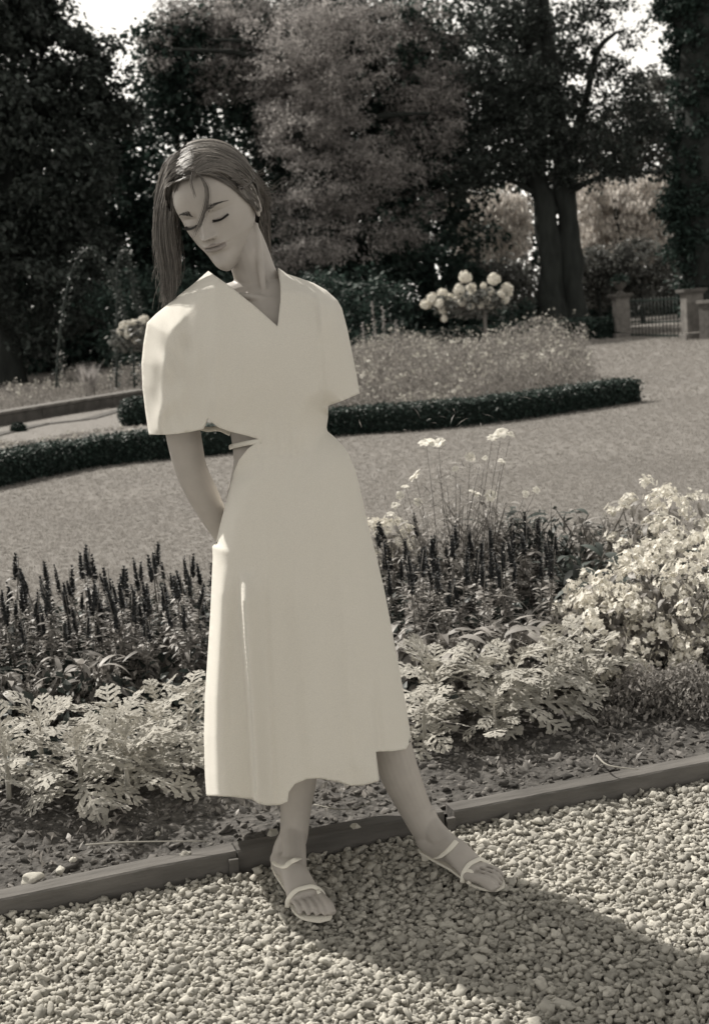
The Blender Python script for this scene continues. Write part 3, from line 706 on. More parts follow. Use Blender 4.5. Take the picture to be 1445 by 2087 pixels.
# ------------------------------------------------------------------ meadow bed inside the hedge
def meadow(label, poly, n, h0, h1, nfl, seed=0, fs=1.0):
    xs, ys = zip(*poly); px = rng.uniform(min(xs), max(xs), n * 3); py = rng.uniform(min(ys), max(ys), n * 3)
    ok = inpoly(px, py, poly); px, py = px[ok], py[ok]
    # even on the ground rather than in the picture
    B = np.array([list(G(a, b)) for a, b in zip(px, py)]); wgt = (B[:, 1] / B[:, 1].max()) ** 2; keep = rng.uniform(size=len(B)) < wgt
    B = B[keep][:n]; n = len(B)
    hh = h0 + (h1 - h0) * np.array([0.5 + 0.8 * nz(b[0] * 0.6, b[1] * 0.6, seed) + 0.3 * nz(b[0] * 3, b[1] * 3, seed) for b in B]).clip(0, 1)
    k = 16
    P = np.repeat(B, k, 0); H = np.repeat(hh, k) * rng.uniform(0.05, 1, n * k) ** 0.8
    P = P + rng.normal(size=P.shape) * 0.05; P[:, 2] = H
    R = rand_R(len(P), (0.1, 1.3)); V, F = strew(LEAF_V * [0.28, 1, 1], LEAF_F, P, R, rng.uniform(0.04, 0.10, len(P)))
    o = obj('meadow_planting', V, F, M['meadow'], None, False); tag(o, label, 'planting', kind='stuff')
    q = rng.integers(0, n, nfl); P = B[q] + rng.normal(size=(nfl, 3)) * 0.05; P[:, 2] = hh[q] * rng.uniform(0.7, 1.12, nfl)
    u = rng.normal(size=(nfl, 3)) + np.array([0, -0.4, 0.8]); u /= np.linalg.norm(u, axis=1)[:, None]
    V, F = strew(flo_v, np.array(flo_f), P, align(u), rng.uniform(0.014, 0.036, nfl) * fs)
    o2 = obj('meadow_blossom', V, F, M['petal_far'], None, False); tag(o2, label + ', its small pale flowers', 'flowers', kind='stuff')
meadow('airy mass of pale wild flowers inside the clipped hedge', [(640, 885), (760, 872), (1000, 850), (1180, 825), (1215, 790), (1150, 735), (1000, 735), (850, 745), (640, 775)], 4200, 0.25, 0.95, 3200, 1)
meadow('low wild flowers on the far side of the pond', [(-60, 868), (60, 840), (290, 805), (330, 775), (200, 785), (60, 815), (-60, 835)], 1100, 0.15, 0.6, 500, 2)
meadow('sparse weeds between the pond wall and the hedge', [(-60, 950), (80, 925), (300, 900), (470, 885), (470, 870), (250, 880), (60, 905), (-60, 925)], 700, 0.05, 0.16, 160, 3)
def flower_spire(px, py, top, label):
    b = G(px, py); h = (W(px, top, b.y).z); t = empty('flower_spire', b, 0, label, 'flower', 'pale flower spires rising from the planting')
    V, F = tube([(0, 0, 0), (0.02, 0, h * .5), (0.0, 0, h)], [0.012, 0.01, 0.005], None, 6, 8); obj('stem', V, F, M['stem'], t)
    n = 90; z = rng.uniform(0.35, 1, n) * h; a = rng.uniform(0, 6.28, n); r = 0.045 * (1.15 - z / h); P = np.stack([np.cos(a) * r, np.sin(a) * r, z], -1)
    V, F = strew(LEAF_V * [0.9, 1, 1], LEAF_F, P, rand_R(n, (0.2, 1.3)), 0.045); obj('blossom', V, F, M['cedar'], t, False)
for x, y, tp, lb in ((770, 775, 612, 'tallest pale flower spire beside her right-hand sleeve'), (790, 778, 622, 'second pale flower spire right of the sleeve'), (815, 775, 650, 'short flower spire left of the hydrangea'), (748, 775, 655, 'short flower spire touching the right-hand sleeve'), (1150, 765, 690, 'thin pale flower spire at the right end of the planting')):
    flower_spire(x, y, tp, lb)
b = G(1128, 755); t = tree('shrub', b, 'small dark bush at the right end of the wild planting', 'shrub', [([b, b + Vector((0, 0, .2))], [0.03, 0.01])], [(lumps([(b + Vector((0, 0, .22)), (.22, .18, .14))], 30, 14, 0.05), 0.06, 'dark', {})])

# ---- climbing plants on arches at the left
def arch(pts, d, label):
    c = [W(x, y, d) for x, y in pts]; b = Vector((c[0].x, c[0].y, 0)); t = empty('climber_arch', b, 0, label, 'climbing plant', 'arched climbers in the shade at the left')
    c = [p - b for p in c]; V, F = tube([tuple(p) for p in c], 0.02, None, 6, 30); obj('hoop', V, F, M['iron'], t)
    s = spline([tuple(p) for p in c], 200); P = np.repeat(s, 4, 0) + rng.normal(size=(800, 3)) * 0.06
    foliage('foliage', P, 0.06, M['dark'], t, zmin=-9)
arch([(115, 790), (122, 690), (135, 600), (155, 535), (180, 508), (205, 525), (232, 575), (255, 640), (270, 700), (275, 790)], 24, 'wide arch of climbing leaves in dark shade at the left')
arch([(238, 790), (240, 700), (240, 560), (252, 515), (264, 535), (276, 600), (286, 650), (296, 790)], 25, 'narrow arch of climbing leaves beside her sleeve')
# ornamental grass clump beyond the pond
def grass_clump(px, py, h, label):
    b = G(px, py); t = empty('ornamental_grass', b, 0, label, 'grass')
    n = 260; a = rng.uniform(0, 6.28, n); l = rng.uniform(0.4, 1, n) * h; mb = MB()
    for k in range(n):
        o_ = np.array([math.cos(a[k]), math.sin(a[k]), 0]); r0 = rng.uniform(0, .08); e = rng.uniform(0.15, 0.5) * l[k]
        s = np.array([-o_[1], o_[0], 0]) * 0.008
        p0 = o_ * r0; p1 = o_ * (r0 + e * .4) + [0, 0, l[k] * .6]; p2 = o_ * (r0 + e) + [0, 0, l[k]]
        mb.add([p0 - s, p0 + s, p1 + s, p1 - s], [[0, 1, 2, 3]]); mb.add([p1 - s, p1 + s, p2], [[0, 1, 2]])
    o = mb.build('blades', M['cedar'], t, False); o['kind'] = 'stuff'
grass_clump(185, 812, 0.75, 'fine ornamental grass clump beyond the pond wall')

# ---- pond wall and dry basin at the left
def low_wall(pts, width, h, label, name, coping=True, m1='darkstone'):
    P = [G(x, y) for x, y in pts]; b = P[0]; t = empty(name, b, 0, label, 'wall')
    for i in range(len(P) - 1):
        a, c = P[i] - b, P[i + 1] - b; dv = c - a; L_ = dv.length; R = np.array(Matrix.Rotation(math.atan2(dv.y, dv.x), 3, 'Z')); m = (a + c) / 2
        k = max(1, round(L_ / 1.1)) if coping else 1
        for q in range(k):
            cc = a + dv * (q + 0.5) / k
            V, F = box((cc.x, cc.y, h / 2 - 0.01), (L_ / k - 0.012, width, h), R); obj('masonry', V, F, M[m1], t, False)
            if coping:
                V, F = box((cc.x, cc.y - 0.02, h + 0.02), (L_ / k - 0.008, width + 0.05, 0.04), R); obj('coping_stone', V, F, M['stone'], t, False)
low_wall([(-120, 896), (0, 872), (140, 847), (288, 822)], 0.3, 0.20, 'straight pond wall with pale coping left of the woman', 'pond_wall')
low_wall([(-80, 915), (0, 893), (90, 872), (180, 862), (262, 838)], 0.22, 0.07, 'lower inner step of the pond wall', 'pond_step', False)
pb = [G(x, y) for x, y in ((-200, 965), (0, 925), (150, 905), (330, 885), (480, 872), (480, 842), (300, 828), (140, 852), (0, 876), (-200, 915))]
o = obj('dry_basin', [[p.x, p.y, 0.045] for p in pb], [np.array([list(range(len(pb)))])], M['gravel_bed']); structure(o)
for x, y, r, lb in ((280, 872, 0.22, 'round dark clipped bush against the left-hand sleeve'), (40, 886, 0.085, 'small round dark bush by the pond step at the left edge')):
    b = G(x, y); t = empty('clipped_bush', b, 0, lb, 'bush')
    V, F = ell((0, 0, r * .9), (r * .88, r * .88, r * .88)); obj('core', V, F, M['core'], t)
    P, u = sphere_pts(1500, r, -0.9); P[:, 2] += r * .9; foliage('foliage', P, 0.04, M['hedge'], t, zmin=-1)
# ------------------------------------------------------------------ planting of the flower bed
def B(px, depth, z=None):
    """spot on the bed seen in picture column px, 'depth' metres away"""
    zz = 0.07 if z is None else z
    x0, x1 = -2.0, 2.0
    a, b = px_of([x0, depth, zz])[0], px_of([x1, depth, zz])[0]
    x = x0 + (px - a) / (b - a) * (x1 - x0)
    d = depth - float(kerb_y(x))
    return Vector((x, depth, soil_z(x, depth) if 0.05 < d < BED_BACK else 0.03))
def lance(w, bend, segs=5, fold=0.12, power=0.8):
    V, F = [], []
    for i in range(segs + 1):
        t = i / segs; h = w * math.sin(PI * min(max(t, 0.03), 0.985)) ** power; a = bend * t
        y = math.sin(a) / bend if abs(bend) > 1e-3 else t; z = -(1 - math.cos(a)) / bend if abs(bend) > 1e-3 else 0
        V += [(-h, y, z + fold * h), (0, y, z), (h, y, z + fold * h)]
    for i in range(segs):
        b = i * 3; F += [(b, b + 1, b + 4, b + 3), (b + 1, b + 2, b + 5, b + 4)]
    return np.array(V), np.array(F)
def lobed(seed, bend):
    """deeply cut felted leaf, length 1"""
    r = np.random.default_rng(seed); V, F = [], []
    def quad(p0, p1, w0, w1):
        p0, p1 = np.array(p0, float), np.array(p1, float); d = p1 - p0; n = np.array([-d[1], d[0]]) / (np.hypot(*d) + 1e-9)
        b = len(V); V.extend([p0 - n * w0, p0 + n * w0, p1 + n * w1, p1 - n * w1]); F.append((b, b + 3, b + 2, b + 1))
    for i in range(6): quad((0, i / 6), (0, (i + 1) / 6), 0.028, 0.028)
    for y, L_ in ((0.20, 0.20), (0.38, 0.31), (0.57, 0.35), (0.75, 0.30), (0.91, 0.20)):
        for s in (-1, 1):
            L2 = L_ * r.uniform(0.85, 1.1); an = math.radians(r.uniform(42, 60)); dv = np.array([s * math.sin(an), math.cos(an)])
            p0 = np.array([0, y]); pm = p0 + dv * L2 * 0.5; p1 = p0 + dv * L2
            quad(p0, pm, 0.026, 0.046); quad(pm, p1, 0.046, 0.030)
            for q, k in ((0.72, 0.30),):
                for s2 in (-1, 1):
                    a2 = an + s2 * math.radians(48); d2 = np.array([s * math.sin(a2), math.cos(a2)]); pq = p0 + dv * L2 * q
                    pe = pq + d2 * L2 * k; quad(pq, (pq + pe) / 2, 0.024, 0.030); quad((pq + pe) / 2, pe, 0.030, 0.016)
    quad((0, 1.0), (0, 1.10), 0.022, 0.012)
    V = np.array(V); x, y = V[:, 0], V[:, 1]
    a = bend * y; Z = -(1 - np.cos(a)) / bend - 0.35 * x * x + 0.05 * np.abs(x) + r.uniform(-0.012, 0.012, len(V)); Y = np.sin(a) / bend
    V3 = np.stack([x, Y, Z], -1)
    return V3, np.array(F)
lobed_me = [make_mesh('leaf', *lobed(i, b), M['silver'], False) for i, b in enumerate((0.5, 0.9, 1.3, 0.7))]
def leaf_rot(az, el, twist=0.0):
    """leaf grows along +y: point it to azimuth az, elevation el"""
    return (Matrix.Rotation(az, 4, 'Z') @ Matrix.Rotation(el, 4, 'X') @ Matrix.Rotation(twist, 4, 'Y'))
def silver_plant(px, depth, size, n, label, hmax=0.5):
    b = B(px, depth); t = empty('silver_ragwort', b, rng.uniform(0, 6), label, 'plant', 'silvery lobed-leaf plants along the front of the bed')
    V, F = tube([(0, 0, -0.02), (0.005, 0, size * 0.5), (0, 0, size * 0.9)], [0.008, 0.006, 0.003], None, 6, 6); obj('stem', V, F, M['silver'], t)
    for k in range(n):
        u = (k + 0.5) / n; az = k * 2.399 + rng.uniform(-.4, .4); el = math.radians(4 + 66 * u ** 1.1 + rng.uniform(-12, 10)); L_ = size * (1.05 - 0.42 * u) * rng.uniform(0.8, 1.15)
        o = link('leaf', lobed_me[int(rng.integers(0, 4))], t)
        st = 0.12 * size * (1 - u)
        o.matrix_local = Matrix.Translation((-math.sin(az) * st, math.cos(az) * st, 0.02 + size * 0.85 * u)) @ leaf_rot(az, el, rng.uniform(-.5, .5)) @ Matrix.Scale(L_, 4)
silver = [(20, 3.42, .17, 22, 'silver lobed plant at the left edge, leaf hanging to the soil'), (95, 3.59, .17, 24, 'silver plant with the leaf rising highest at the far left'), (170, 3.37, .17, 24, 'silver plant with a long leaf drooping toward the kerb, left'),
          (240, 3.59, .17, 24, 'silver plant in the middle of the left drift, behind'), (265, 3.39, .17, 24, 'silver plant with a pale ribbed leaf hanging in the left drift'), (335, 3.49, .16, 22, 'silver plant left of the skirt, low at the front'),
          (395, 3.72, .17, 22, 'silver plant touching the left edge of the skirt'), (330, 3.82, .14, 16, 'small silver plant behind the others left of the skirt'),
          (890, 3.81, .18, 26, 'silver plant right beside the skirt hem'), (870, 3.63, .13, 18, 'small silver plant below the big one beside the hem'), (980, 3.81, .17, 22, 'silver plant between the hem and the dark gap'),
          (1055, 3.77, .17, 22, 'silver plant around the dark gap right of the woman'), (1125, 3.85, .18, 24, 'silver plant with a long leaf stretched up to the right'), (1195, 3.93, .17, 22, 'silver plant at the right end of the right drift'),
          (1010, 3.65, .11, 14, 'small silver plant in front of the right drift')]
for a in silver: silver_plant(*a)

# ---- dark flowering sage
def sage_meshes(seed):
    r = np.random.default_rng(seed); h = r.uniform(0.36, 0.44)
    st = make_mesh('stem', *tube([(0, 0, 0), (r.uniform(-.01, .01), r.uniform(-.01, .01), h * .5), (r.uniform(-.02, .02), 0, h)], [0.004, 0.003, 0.0015], None, 5, 7), M['stem'])
    n = 120; z0 = h * r.uniform(0.68, 0.80); z = r.uniform(z0, h, n); z = z0 + np.round((z - z0) / 0.012) * 0.012 + r.normal(size=n) * 0.002
    rad = 0.0105 * (1.1 - 0.75 * (z - z0) / (h - z0)); a = r.uniform(0, 6.28, n)
    R = eul(np.full(n, 0.9) + r.normal(size=n) * .3, np.zeros(n), a - PI / 2)
    V, F = strew(LEAF_V * [1.1, 1, 1], LEAF_F, np.stack([np.cos(a) * rad * .3, np.sin(a) * rad * .3, z], -1), R, 0.0185 * (1.15 - 0.55 * (z - z0) / (h - z0)))
    sp = make_mesh('flower_spike', V, F, M['salvia'], False)
    lv, lf = lance(0.17, 0.8, 4); m = 76; z = r.uniform(0.02, z0 * 1.1, m); a = r.uniform(0, 6.28, m)
    R = eul(r.uniform(-0.1, 0.7, m), r.uniform(-.4, .4, m), a)
    V, F = strew(lv, lf, np.stack([0 * a, 0 * a, z], -1), R, r.uniform(0.03, 0.065, m) * (1.2 - 0.5 * z / z0))
    return st, sp, make_mesh('foliage', V, F, M['plant'], False), h
sages = [sage_meshes(i + 40) for i in range(7)]
def sage(b, s, label, group):
    st, sp, fo, h = sages[int(rng.integers(0, 7))]
    t = empty('flowering_sage', b, rng.uniform(0, 6.28), label, 'flower', group); t.scale = (s, s, s); t.rotation_euler = (rng.uniform(-.17, .17), rng.uniform(-.17, .17), rng.uniform(0, 6.28))
    link('stem', st, t); link('flower_spike', sp, t); f = link('foliage', fo, t); f['kind'] = 'stuff'
def drift(x0, x1, d0, d1, n, label, group, smin=0.66, smax=1.02):
    P = []
    tries = 0
    while len(P) < n and tries < 9000:
        tries += 1; px, d = rng.uniform(x0, x1), rng.uniform(d0, d1)
        if all((px - a) ** 2 / 13 ** 2 + (d - b) ** 2 / 0.09 ** 2 > 1 for a, b in P): P.append((px, d))
    for px, d in P: sage(B(px, d), rng.uniform(smin, smax), label, group)
drift(-70, 440, 4.15, 5.0, 124, 'dark upright spike of the sage drift left of the skirt', 'dark sage spikes left of the skirt')
drift(775, 1140, 4.22, 5.1, 60, 'dark sage spike in the planting right of the skirt', 'dark sage spikes right of the skirt', 0.75, 1.0)

# ---- drooping leafy plants
lan = [make_mesh('leaf', *lance(w, b, 6), M['plant'], True) for w, b in ((0.075, 1.3), (0.095, 1.6), (0.07, 1.0), (0.11, 1.2))]
lan_d = [make_mesh('leaf', *lance(w, b, 6), M['dark'], True) for w, b in ((0.11, 1.2), (0.14, 1.5), (0.10, 0.9))]
def leafy(px, depth, h, L_, n, label, meshes, group, name='leafy_plant', stems=4, cloud=560):
    b = B(px, depth); t = empty(name, b, rng.uniform(0, 6), label, 'plant', group)
    tips = []
    for k in range(stems):
        a = k * 2.4; e = (math.cos(a) * h * 0.35, math.sin(a) * h * 0.35, h * rng.uniform(0.8, 1)); tips.append(e)
        V, F = tube([(0, 0, -0.01), (e[0] * .4, e[1] * .4, e[2] * .6), e], [0.006, 0.004, 0.002], None, 5, 6); obj('stem', V, F, M['stem'], t)
    u = rng.normal(size=(cloud, 3)); u[:, 2] = np.abs(u[:, 2]); u /= np.linalg.norm(u, axis=1)[:, None]
    lv, lf = lance(0.17, 0.8, 2); rr_ = h * 0.48; V, F = strew(lv, lf, u * rng.uniform(0.3, 1.05, (cloud, 1)) ** .7 * np.array([rr_, rr_, h * .93]), rand_R(cloud, (0.4, 1.9)), rng.uniform(0.025, 0.055, cloud))
    fo = obj('foliage', V, F, meshes[0].materials[0], t, False); fo['kind'] = 'stuff'
    for k in range(n):
        e = tips[k % stems]; u = rng.uniform(0.35, 1.0); az = rng.uniform(0, 6.28)
        p = Vector((e[0] * u * u, e[1] * u * u, e[2] * u)); o = link('leaf', meshes[k % len(meshes)], t)
        o.matrix_local = Matrix.Translation(p) @ leaf_rot(az, math.radians(rng.uniform(5, 60)), rng.uniform(-.4, .4)) @ Matrix.Scale(L_ * rng.uniform(0.7, 1.15), 4)
gl1, gr1 = 'drooping leafy plants between sage and silver plants', 'big-leaved plants at the back right of the bed'
for px, d, h, L_, n, lb in ((35, 4.05, .20, .13, 26, 'drooping narrow-leaved plant at the left edge of the bed'), (120, 4.15, .20, .12, 24, 'drooping plant second from the left edge, behind the silver leaves'), (215, 4.10, .24, .14, 32, 'pale drooping plant in the middle of the left bed'),
                            (300, 4.22, .22, .13, 26, 'drooping plant left of the skirt, behind the silver plants'), (385, 4.3, .22, .12, 26, 'drooping leafy plant against the left side of the skirt'),
                            (850, 4.18, .22, .13, 26, 'drooping leafy plant against the right side of the skirt'), (930, 4.10, .22, .13, 26, 'dark drooping plant above the silver plant beside the hem'), (1035, 4.12, .24, .14, 34, 'largest drooping plant, above the dark gap right of the woman'),
                            (1120, 4.25, .22, .13, 26, 'drooping plant left of the white flower mound')):
    leafy(px, d, h, L_, n, lb, lan, gl1)
for px, d, h, L_, n, lb in ((1000, 5.05, .50, .10, 40, 'leafy bush under the tall white blossoms'), (930, 4.98, .46, .10, 40, 'feathery-topped leafy bush left of the one under the blossoms'), (1130, 5.1, .44, .12, 44, 'tall dark leafy bush against the lawn, right of the blossoms'), (1215, 5.1, .42, .12, 44, 'leafy bush left of the rearmost white flower mound'), (1275, 4.95, .40, .12, 34, 'leafy bush touching the rearmost white flower mound'),
                            (1190, 4.65, .34, .14, 40, 'broad-leaved dark plant with a starry rosette of leaves'), (1235, 4.4, .26, .13, 30, 'dark broad-leaved plant between two white flower mounds'), (1065, 5.15, .44, .10, 36, 'leafy bush between the tall blossoms and the dark bush'), (870, 5.15, .40, .1, 34, 'leafy bush between the white clump and the skirt'),
                            (1385, 4.55, .30, .12, 30, 'dark leafy plant between the white mounds at the right edge'), (1080, 4.85, .3, .11, 30, 'low leafy bush among the rear sage spikes')):
    leafy(px, d, h, L_, n, lb, lan_d if 'dark' in lb else lan, gr1, stems=6)

# ---- white flower mounds
def floret_cluster(seed, r=0.034, nf=15, fs=0.0105):
    rr = np.random.default_rng(seed); V0, F0 = [], []
    for k in range(5):
        a = k * 2 * PI / 5; c_, s_ = math.cos(a), math.sin(a); b_ = len(V0)
        V0 += [(x * c_ - y * s_, x * s_ + y * c_, z) for x, y, z in ((0, 0, 0), (0.5, 0.42, 0.15), (1.05, 0, 0.1), (0.5, -0.42, 0.15))]; F0.append([b_, b_ + 1, b_ + 2, b_ + 3])
    u = rr.normal(size=(nf, 3)); u[:, 2] = np.abs(u[:, 2]) * 1.3; u /= np.linalg.norm(u, axis=1)[:, None]
    V, F = strew(V0, np.array(F0), u * r * np.array([1, 1, .9]) * rr.uniform(.4, 1.15, (nf, 1)), align(u + rr.normal(size=u.shape) * .35), fs * rr.uniform(0.8, 1.2, nf))
    return make_mesh('flower', V, F, M['petal'], False)
flc = [floret_cluster(i) for i in range(6)]
def flower_mound(px, depth, rx, h, nfl, label, leaves=420, fsz=1.08):
    nfl = int(nfl * 1.4)
    b = B(px, depth); t = empty('white_flowering_plant', b, 0, label, 'flowering plant', 'plants covered in small white flowers')
    for k in range(5):
        a = k * 1.3; V, F = tube([(0, 0, 0), (math.cos(a) * rx * .3, math.sin(a) * rx * .3, h * .5), (math.cos(a) * rx * .5, math.sin(a) * rx * .5, h * .85)], [0.005, 0.004, 0.002], None, 5, 6); obj('stem', V, F, M['stem'], t)
    u = rng.normal(size=(leaves, 3)); u[:, 2] = np.abs(u[:, 2]); u /= np.linalg.norm(u, axis=1)[:, None]; rad = rng.uniform(0.35, 1, (leaves, 1)) ** .6
    lv, lf = lance(0.24, 0.6, 3); P = u * rad * np.array([rx, rx * .9, h * 0.97]); V, F = strew(lv, lf, P, rand_R(leaves, (0.4, 1.8)), rng.uniform(0.03, 0.055, leaves))
    o = obj('foliage', V, F, M['plant'], t, False); o['kind'] = 'stuff'
    u = rng.normal(size=(nfl, 3)); u[:, 2] = np.abs(u[:, 2]) * 1.0 + 0.05; u /= np.linalg.norm(u, axis=1)[:, None]
    for k in range(nfl):
        q = u[k] * (1 + 0.22 * nz(u[k][0] * 3 + px, u[k][1] * 3, u[k][2] * 3)) * rng.uniform(0.88, 1.05)
        o = link('flower', flc[k % 6], t, (q[0] * rx, q[1] * rx * .9, q[2] * h))
        o.rotation_euler = Vector(u[k] + np.array([0, 0, .4])).to_track_quat('Z', 'Y').to_euler(); s = rng.uniform(0.75, 1.15) * fsz; o.scale = (s, s, s)
for a in ((1325, 5.02, .19, .47, 44, 'rearmost white flower mound, its top against the lawn'), (1420, 4.85, .24, .47, 60, 'tall white flower mound at the right edge, rear'), (1350, 4.62, .2, .36, 40, 'white flower mound in the middle of the right edge group'),
          (1230, 4.22, .15, .30, 34, 'white flower mound nearest the dark rosette plant'), (1310, 4.15, .21, .37, 62, 'large bright white mound at the front right'), (1405, 4.12, .20, .36, 50, 'bright white flower mound at the front right edge'),
          (1470, 4.3, .22, .40, 44, 'white flower mound cut off by the right edge'), (1185, 4.42, .10, .26, 14, 'thin scatter of white flowers right of the sage'), (792, 5.2, .15, .40, 34, 'white flower clump rising behind the skirt'), (840, 5.25, .10, .34, 14, 'small white clump next to the one behind the skirt')):
    flower_mound(*a)
def mound(px, depth, rx, h, n, label, m_='cedar'):
    b = B(px, depth); t = empty('low_cushion_plant', b, 0, label, 'plant', 'low grey cushion plants at the front right')
    u = rng.normal(size=(n, 3)); u[:, 2] = np.abs(u[:, 2]); u /= np.linalg.norm(u, axis=1)[:, None]; rad = rng.uniform(0.6, 1.05, (n, 1))
    V, F = strew(LEAF_V * [0.8, 1, 1], LEAF_F, u * rad * np.array([rx, rx, h]), rand_R(n, (0.2, 1.4)), rng.uniform(0.012, 0.022, n))
    o = obj('foliage', V, F, M[m_], t, False); o['kind'] = 'stuff'
    V, F = tube([(0, 0, 0), (0, 0, h * .8)], [0.008, 0.003], None, 5, 4); obj('stem', V, F, M['stem'], t)
for a in ((1310, 3.82, .10, .13, 1500, 'low grey cushion plant left of two, front right'), (1400, 3.80, .12, .14, 1800, 'low grey cushion plant at the right edge of the bed'), (1250, 3.72, .05, .05, 300, 'tiny cushion plant near the kerb at the right')):
    mound(*a, 'meadow')
# ---- tall thin-stemmed white blossoms
def cosmos(px_top, py_top, depth, r, label, tilt=0.3, dx=0.0, petals=7):
    top = rows_z(px_top, py_top, depth); b = B(px_top + dx, depth); t = empty('tall_white_blossom', b, 0, label, 'flower', 'tall white blossoms on thin stems'); q = top - b
    V, F = tube([(0, 0, 0), (q.x * .3, q.y * .3, q.z * .6), tuple(q)], [0.0022, 0.0016, 0.001], None, 5, 10); obj('stem', V, F, M['stem'], t)
    R = Euler((rng.uniform(.3, 1.2), rng.uniform(-.6, .6), rng.uniform(-.6, .6))).to_matrix().to_4x4()
    lv, lf = lance(0.40, 0.9, 4, 0.2, 0.45)
    me = PET.setdefault('m', make_mesh('petal', lv, lf, M['petal'], True))
    for k in range(petals):
        o = link('petal', me, t); o.matrix_local = Matrix.Translation(q) @ R @ leaf_rot(k * 2 * PI / petals, 0.4 + rng.uniform(-.2, .2), 0) @ Matrix.Scale(r * rng.uniform(.8, 1.1), 4)
PET = {}
for i, (x, y, r, lb) in enumerate(((868, 902, .036, 'left half of the pair of topmost ring-like white blossoms'), (893, 903, .034, 'right one of the pair of ring-like white blossoms'), (1003, 893, .026, 'lower left blossom of the topmost right group'), (1022, 882, .032, 'highest white blossom against the lawn'), (1040, 886, .02, 'tiny blossom at the right of the topmost group'),
        (958, 932, .026, 'white blossom midway between the two top groups'), (1022, 940, .02, 'small blossom below the topmost right group'), (988, 934, .013, 'tiny blossom left of the small one in the middle'), (846, 970, .034, 'flat white blossom left above the slanting row'),
        (826, 992, .02, 'uppermost blossom of the slanting row by the skirt'), (815, 1010, .02, 'second blossom of the slanting row by the skirt'), (805, 1030, .02, 'third blossom of the slanting row by the skirt'), (797, 1048, .02, 'lowest blossom of the slanting row by the skirt'), (851, 1024, .024, 'white blossom right of the slanting row'),
        (968, 1006, .03, 'blossom low in the feathery leaves, left of two'), (1000, 1010, .03, 'blossom low in the feathery leaves, right of two'), (1070, 1007, .022, 'small lone blossom above the leafy bush'), (1092, 999, .017, 'tiny lone blossom furthest right on the lawn'), (928, 955, .017, 'tiny blossom above the feathery leaves'))):
    cosmos(x, y, 4.95 + (i % 3) * .07, r, lb, dx=(960 - x) * 0.4)
def feathery(px, depth, rx, h, n, label):
    b = B(px, depth); t = empty('feathery_plant', b, 0, label, 'plant'); mb = MB()
    for k in range(14):
        a = rng.uniform(0, 6.28); e = np.array([math.cos(a) * rx * rng.uniform(.2, .9), math.sin(a) * rx * .6, h * rng.uniform(.6, 1)]); mb.add(*tube([(0, 0, 0), tuple(e * [.4, .4, .6]), tuple(e)], 0.0015, None, 4, 6))
    mb.build('stems', M['stem'], t)['kind'] = 'stuff'
    P = rng.normal(size=(n, 3)) * [rx * .5, rx * .35, h * .25] + [0, 0, h * .62]
    o = foliage('foliage', P, 0.05, M['plant'], t, aspect=0.10, tilt=(0.6, 2.4))
feathery(940, 5.0, .26, .62, 1500, 'airy feathery-leaved plant carrying the white blossoms')
feathery(1020, 5.1, .16, .46, 900, 'dark dense feathery plant behind the leafy bush')
# ---- low stuff between: leaves on the soil, weeds
def ground_leaves():
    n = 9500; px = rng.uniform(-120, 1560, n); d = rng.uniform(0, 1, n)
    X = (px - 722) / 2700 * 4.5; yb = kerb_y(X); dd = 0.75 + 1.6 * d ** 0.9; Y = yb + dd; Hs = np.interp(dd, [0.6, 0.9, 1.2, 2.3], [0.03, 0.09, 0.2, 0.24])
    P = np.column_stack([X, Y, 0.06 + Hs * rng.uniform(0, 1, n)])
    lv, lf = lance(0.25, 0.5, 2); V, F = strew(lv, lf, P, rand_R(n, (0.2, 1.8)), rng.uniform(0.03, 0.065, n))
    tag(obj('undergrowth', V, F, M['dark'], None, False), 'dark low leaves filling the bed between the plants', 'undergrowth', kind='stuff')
    n = 4200; X = rng.uniform(-1.3, 1.6, n); dd = 0.10 + 0.55 * rng.uniform(0, 1, n) ** 0.7; clus = np.array([nz(a * 3.5, b * 4, 8) for a, b in zip(X, dd)]) > 0.0
    X, dd = X[clus], dd[clus]; Y = kerb_y(X) + dd; n = len(X); P = np.column_stack([X, Y, 0.05 + 0.03 * rng.uniform(0, 1, n)])
    V, F = strew(lv, lf, P, rand_R(n, (0.1, 1.3)), rng.uniform(0.010, 0.032, n))
    tag(obj('weeds', V, F, M['plant'], None, False), 'tiny weeds and fallen leaves on the bare soil behind the kerb', 'weeds', kind='stuff')
    n = 420; X = rng.uniform(-1.3, 1.6, n); dd = rng.uniform(.08, .65, n); P = np.column_stack([X, kerb_y(X) + dd, np.full(n, .062)])
    V0, F0 = box((0, 0, 0), (0.0022, 1, 0.0018)); V, F = strew(V0, [F0], P, eul(rng.uniform(-.15, .15, n), np.zeros(n), rng.uniform(0, 6.28, n)), rng.uniform(0.015, 0.06, n))
    V[:, 2] = np.maximum(V[:, 2], 0.03)
    tag(obj('straw_litter', V, F, M['twig'], None, False), 'thin dry straws scattered over the soil', 'litter', kind='stuff')
ground_leaves()
def twig(pts, r, label):
    P = [G(x, y, .085) for x, y in pts]; b = P[0]; t = obj('dry_twig', *tube([tuple(p - b) for p in P], [r, r * .8, r * .4][:len(P)] if len(P) == 3 else r, None, 6, 12), M['twig'], None, True, b); tag(t, label, 'twig')
twig([(175, 1722), (270, 1716), (425, 1714)], .0025, 'long dry stalk lying on the soil in front of the silver plants')
twig([(1215, 1540), (1240, 1560), (1300, 1568)], .003, 'bent dry twig on the soil at the right')
twig([(640, 1640), (700, 1650), (760, 1636)], .0022, 'short dry twig on the soil between her legs')
def pebble(px, py, r, label, seed, z=0.055):
    p = G(px, py, z); me = stone_mesh('garden_stone', seed, M['gravel'], 0.7, 3, 0.5); o = link('garden_stone', me, None, p); o.scale = (r, r, r); tag(o, label, 'stone')
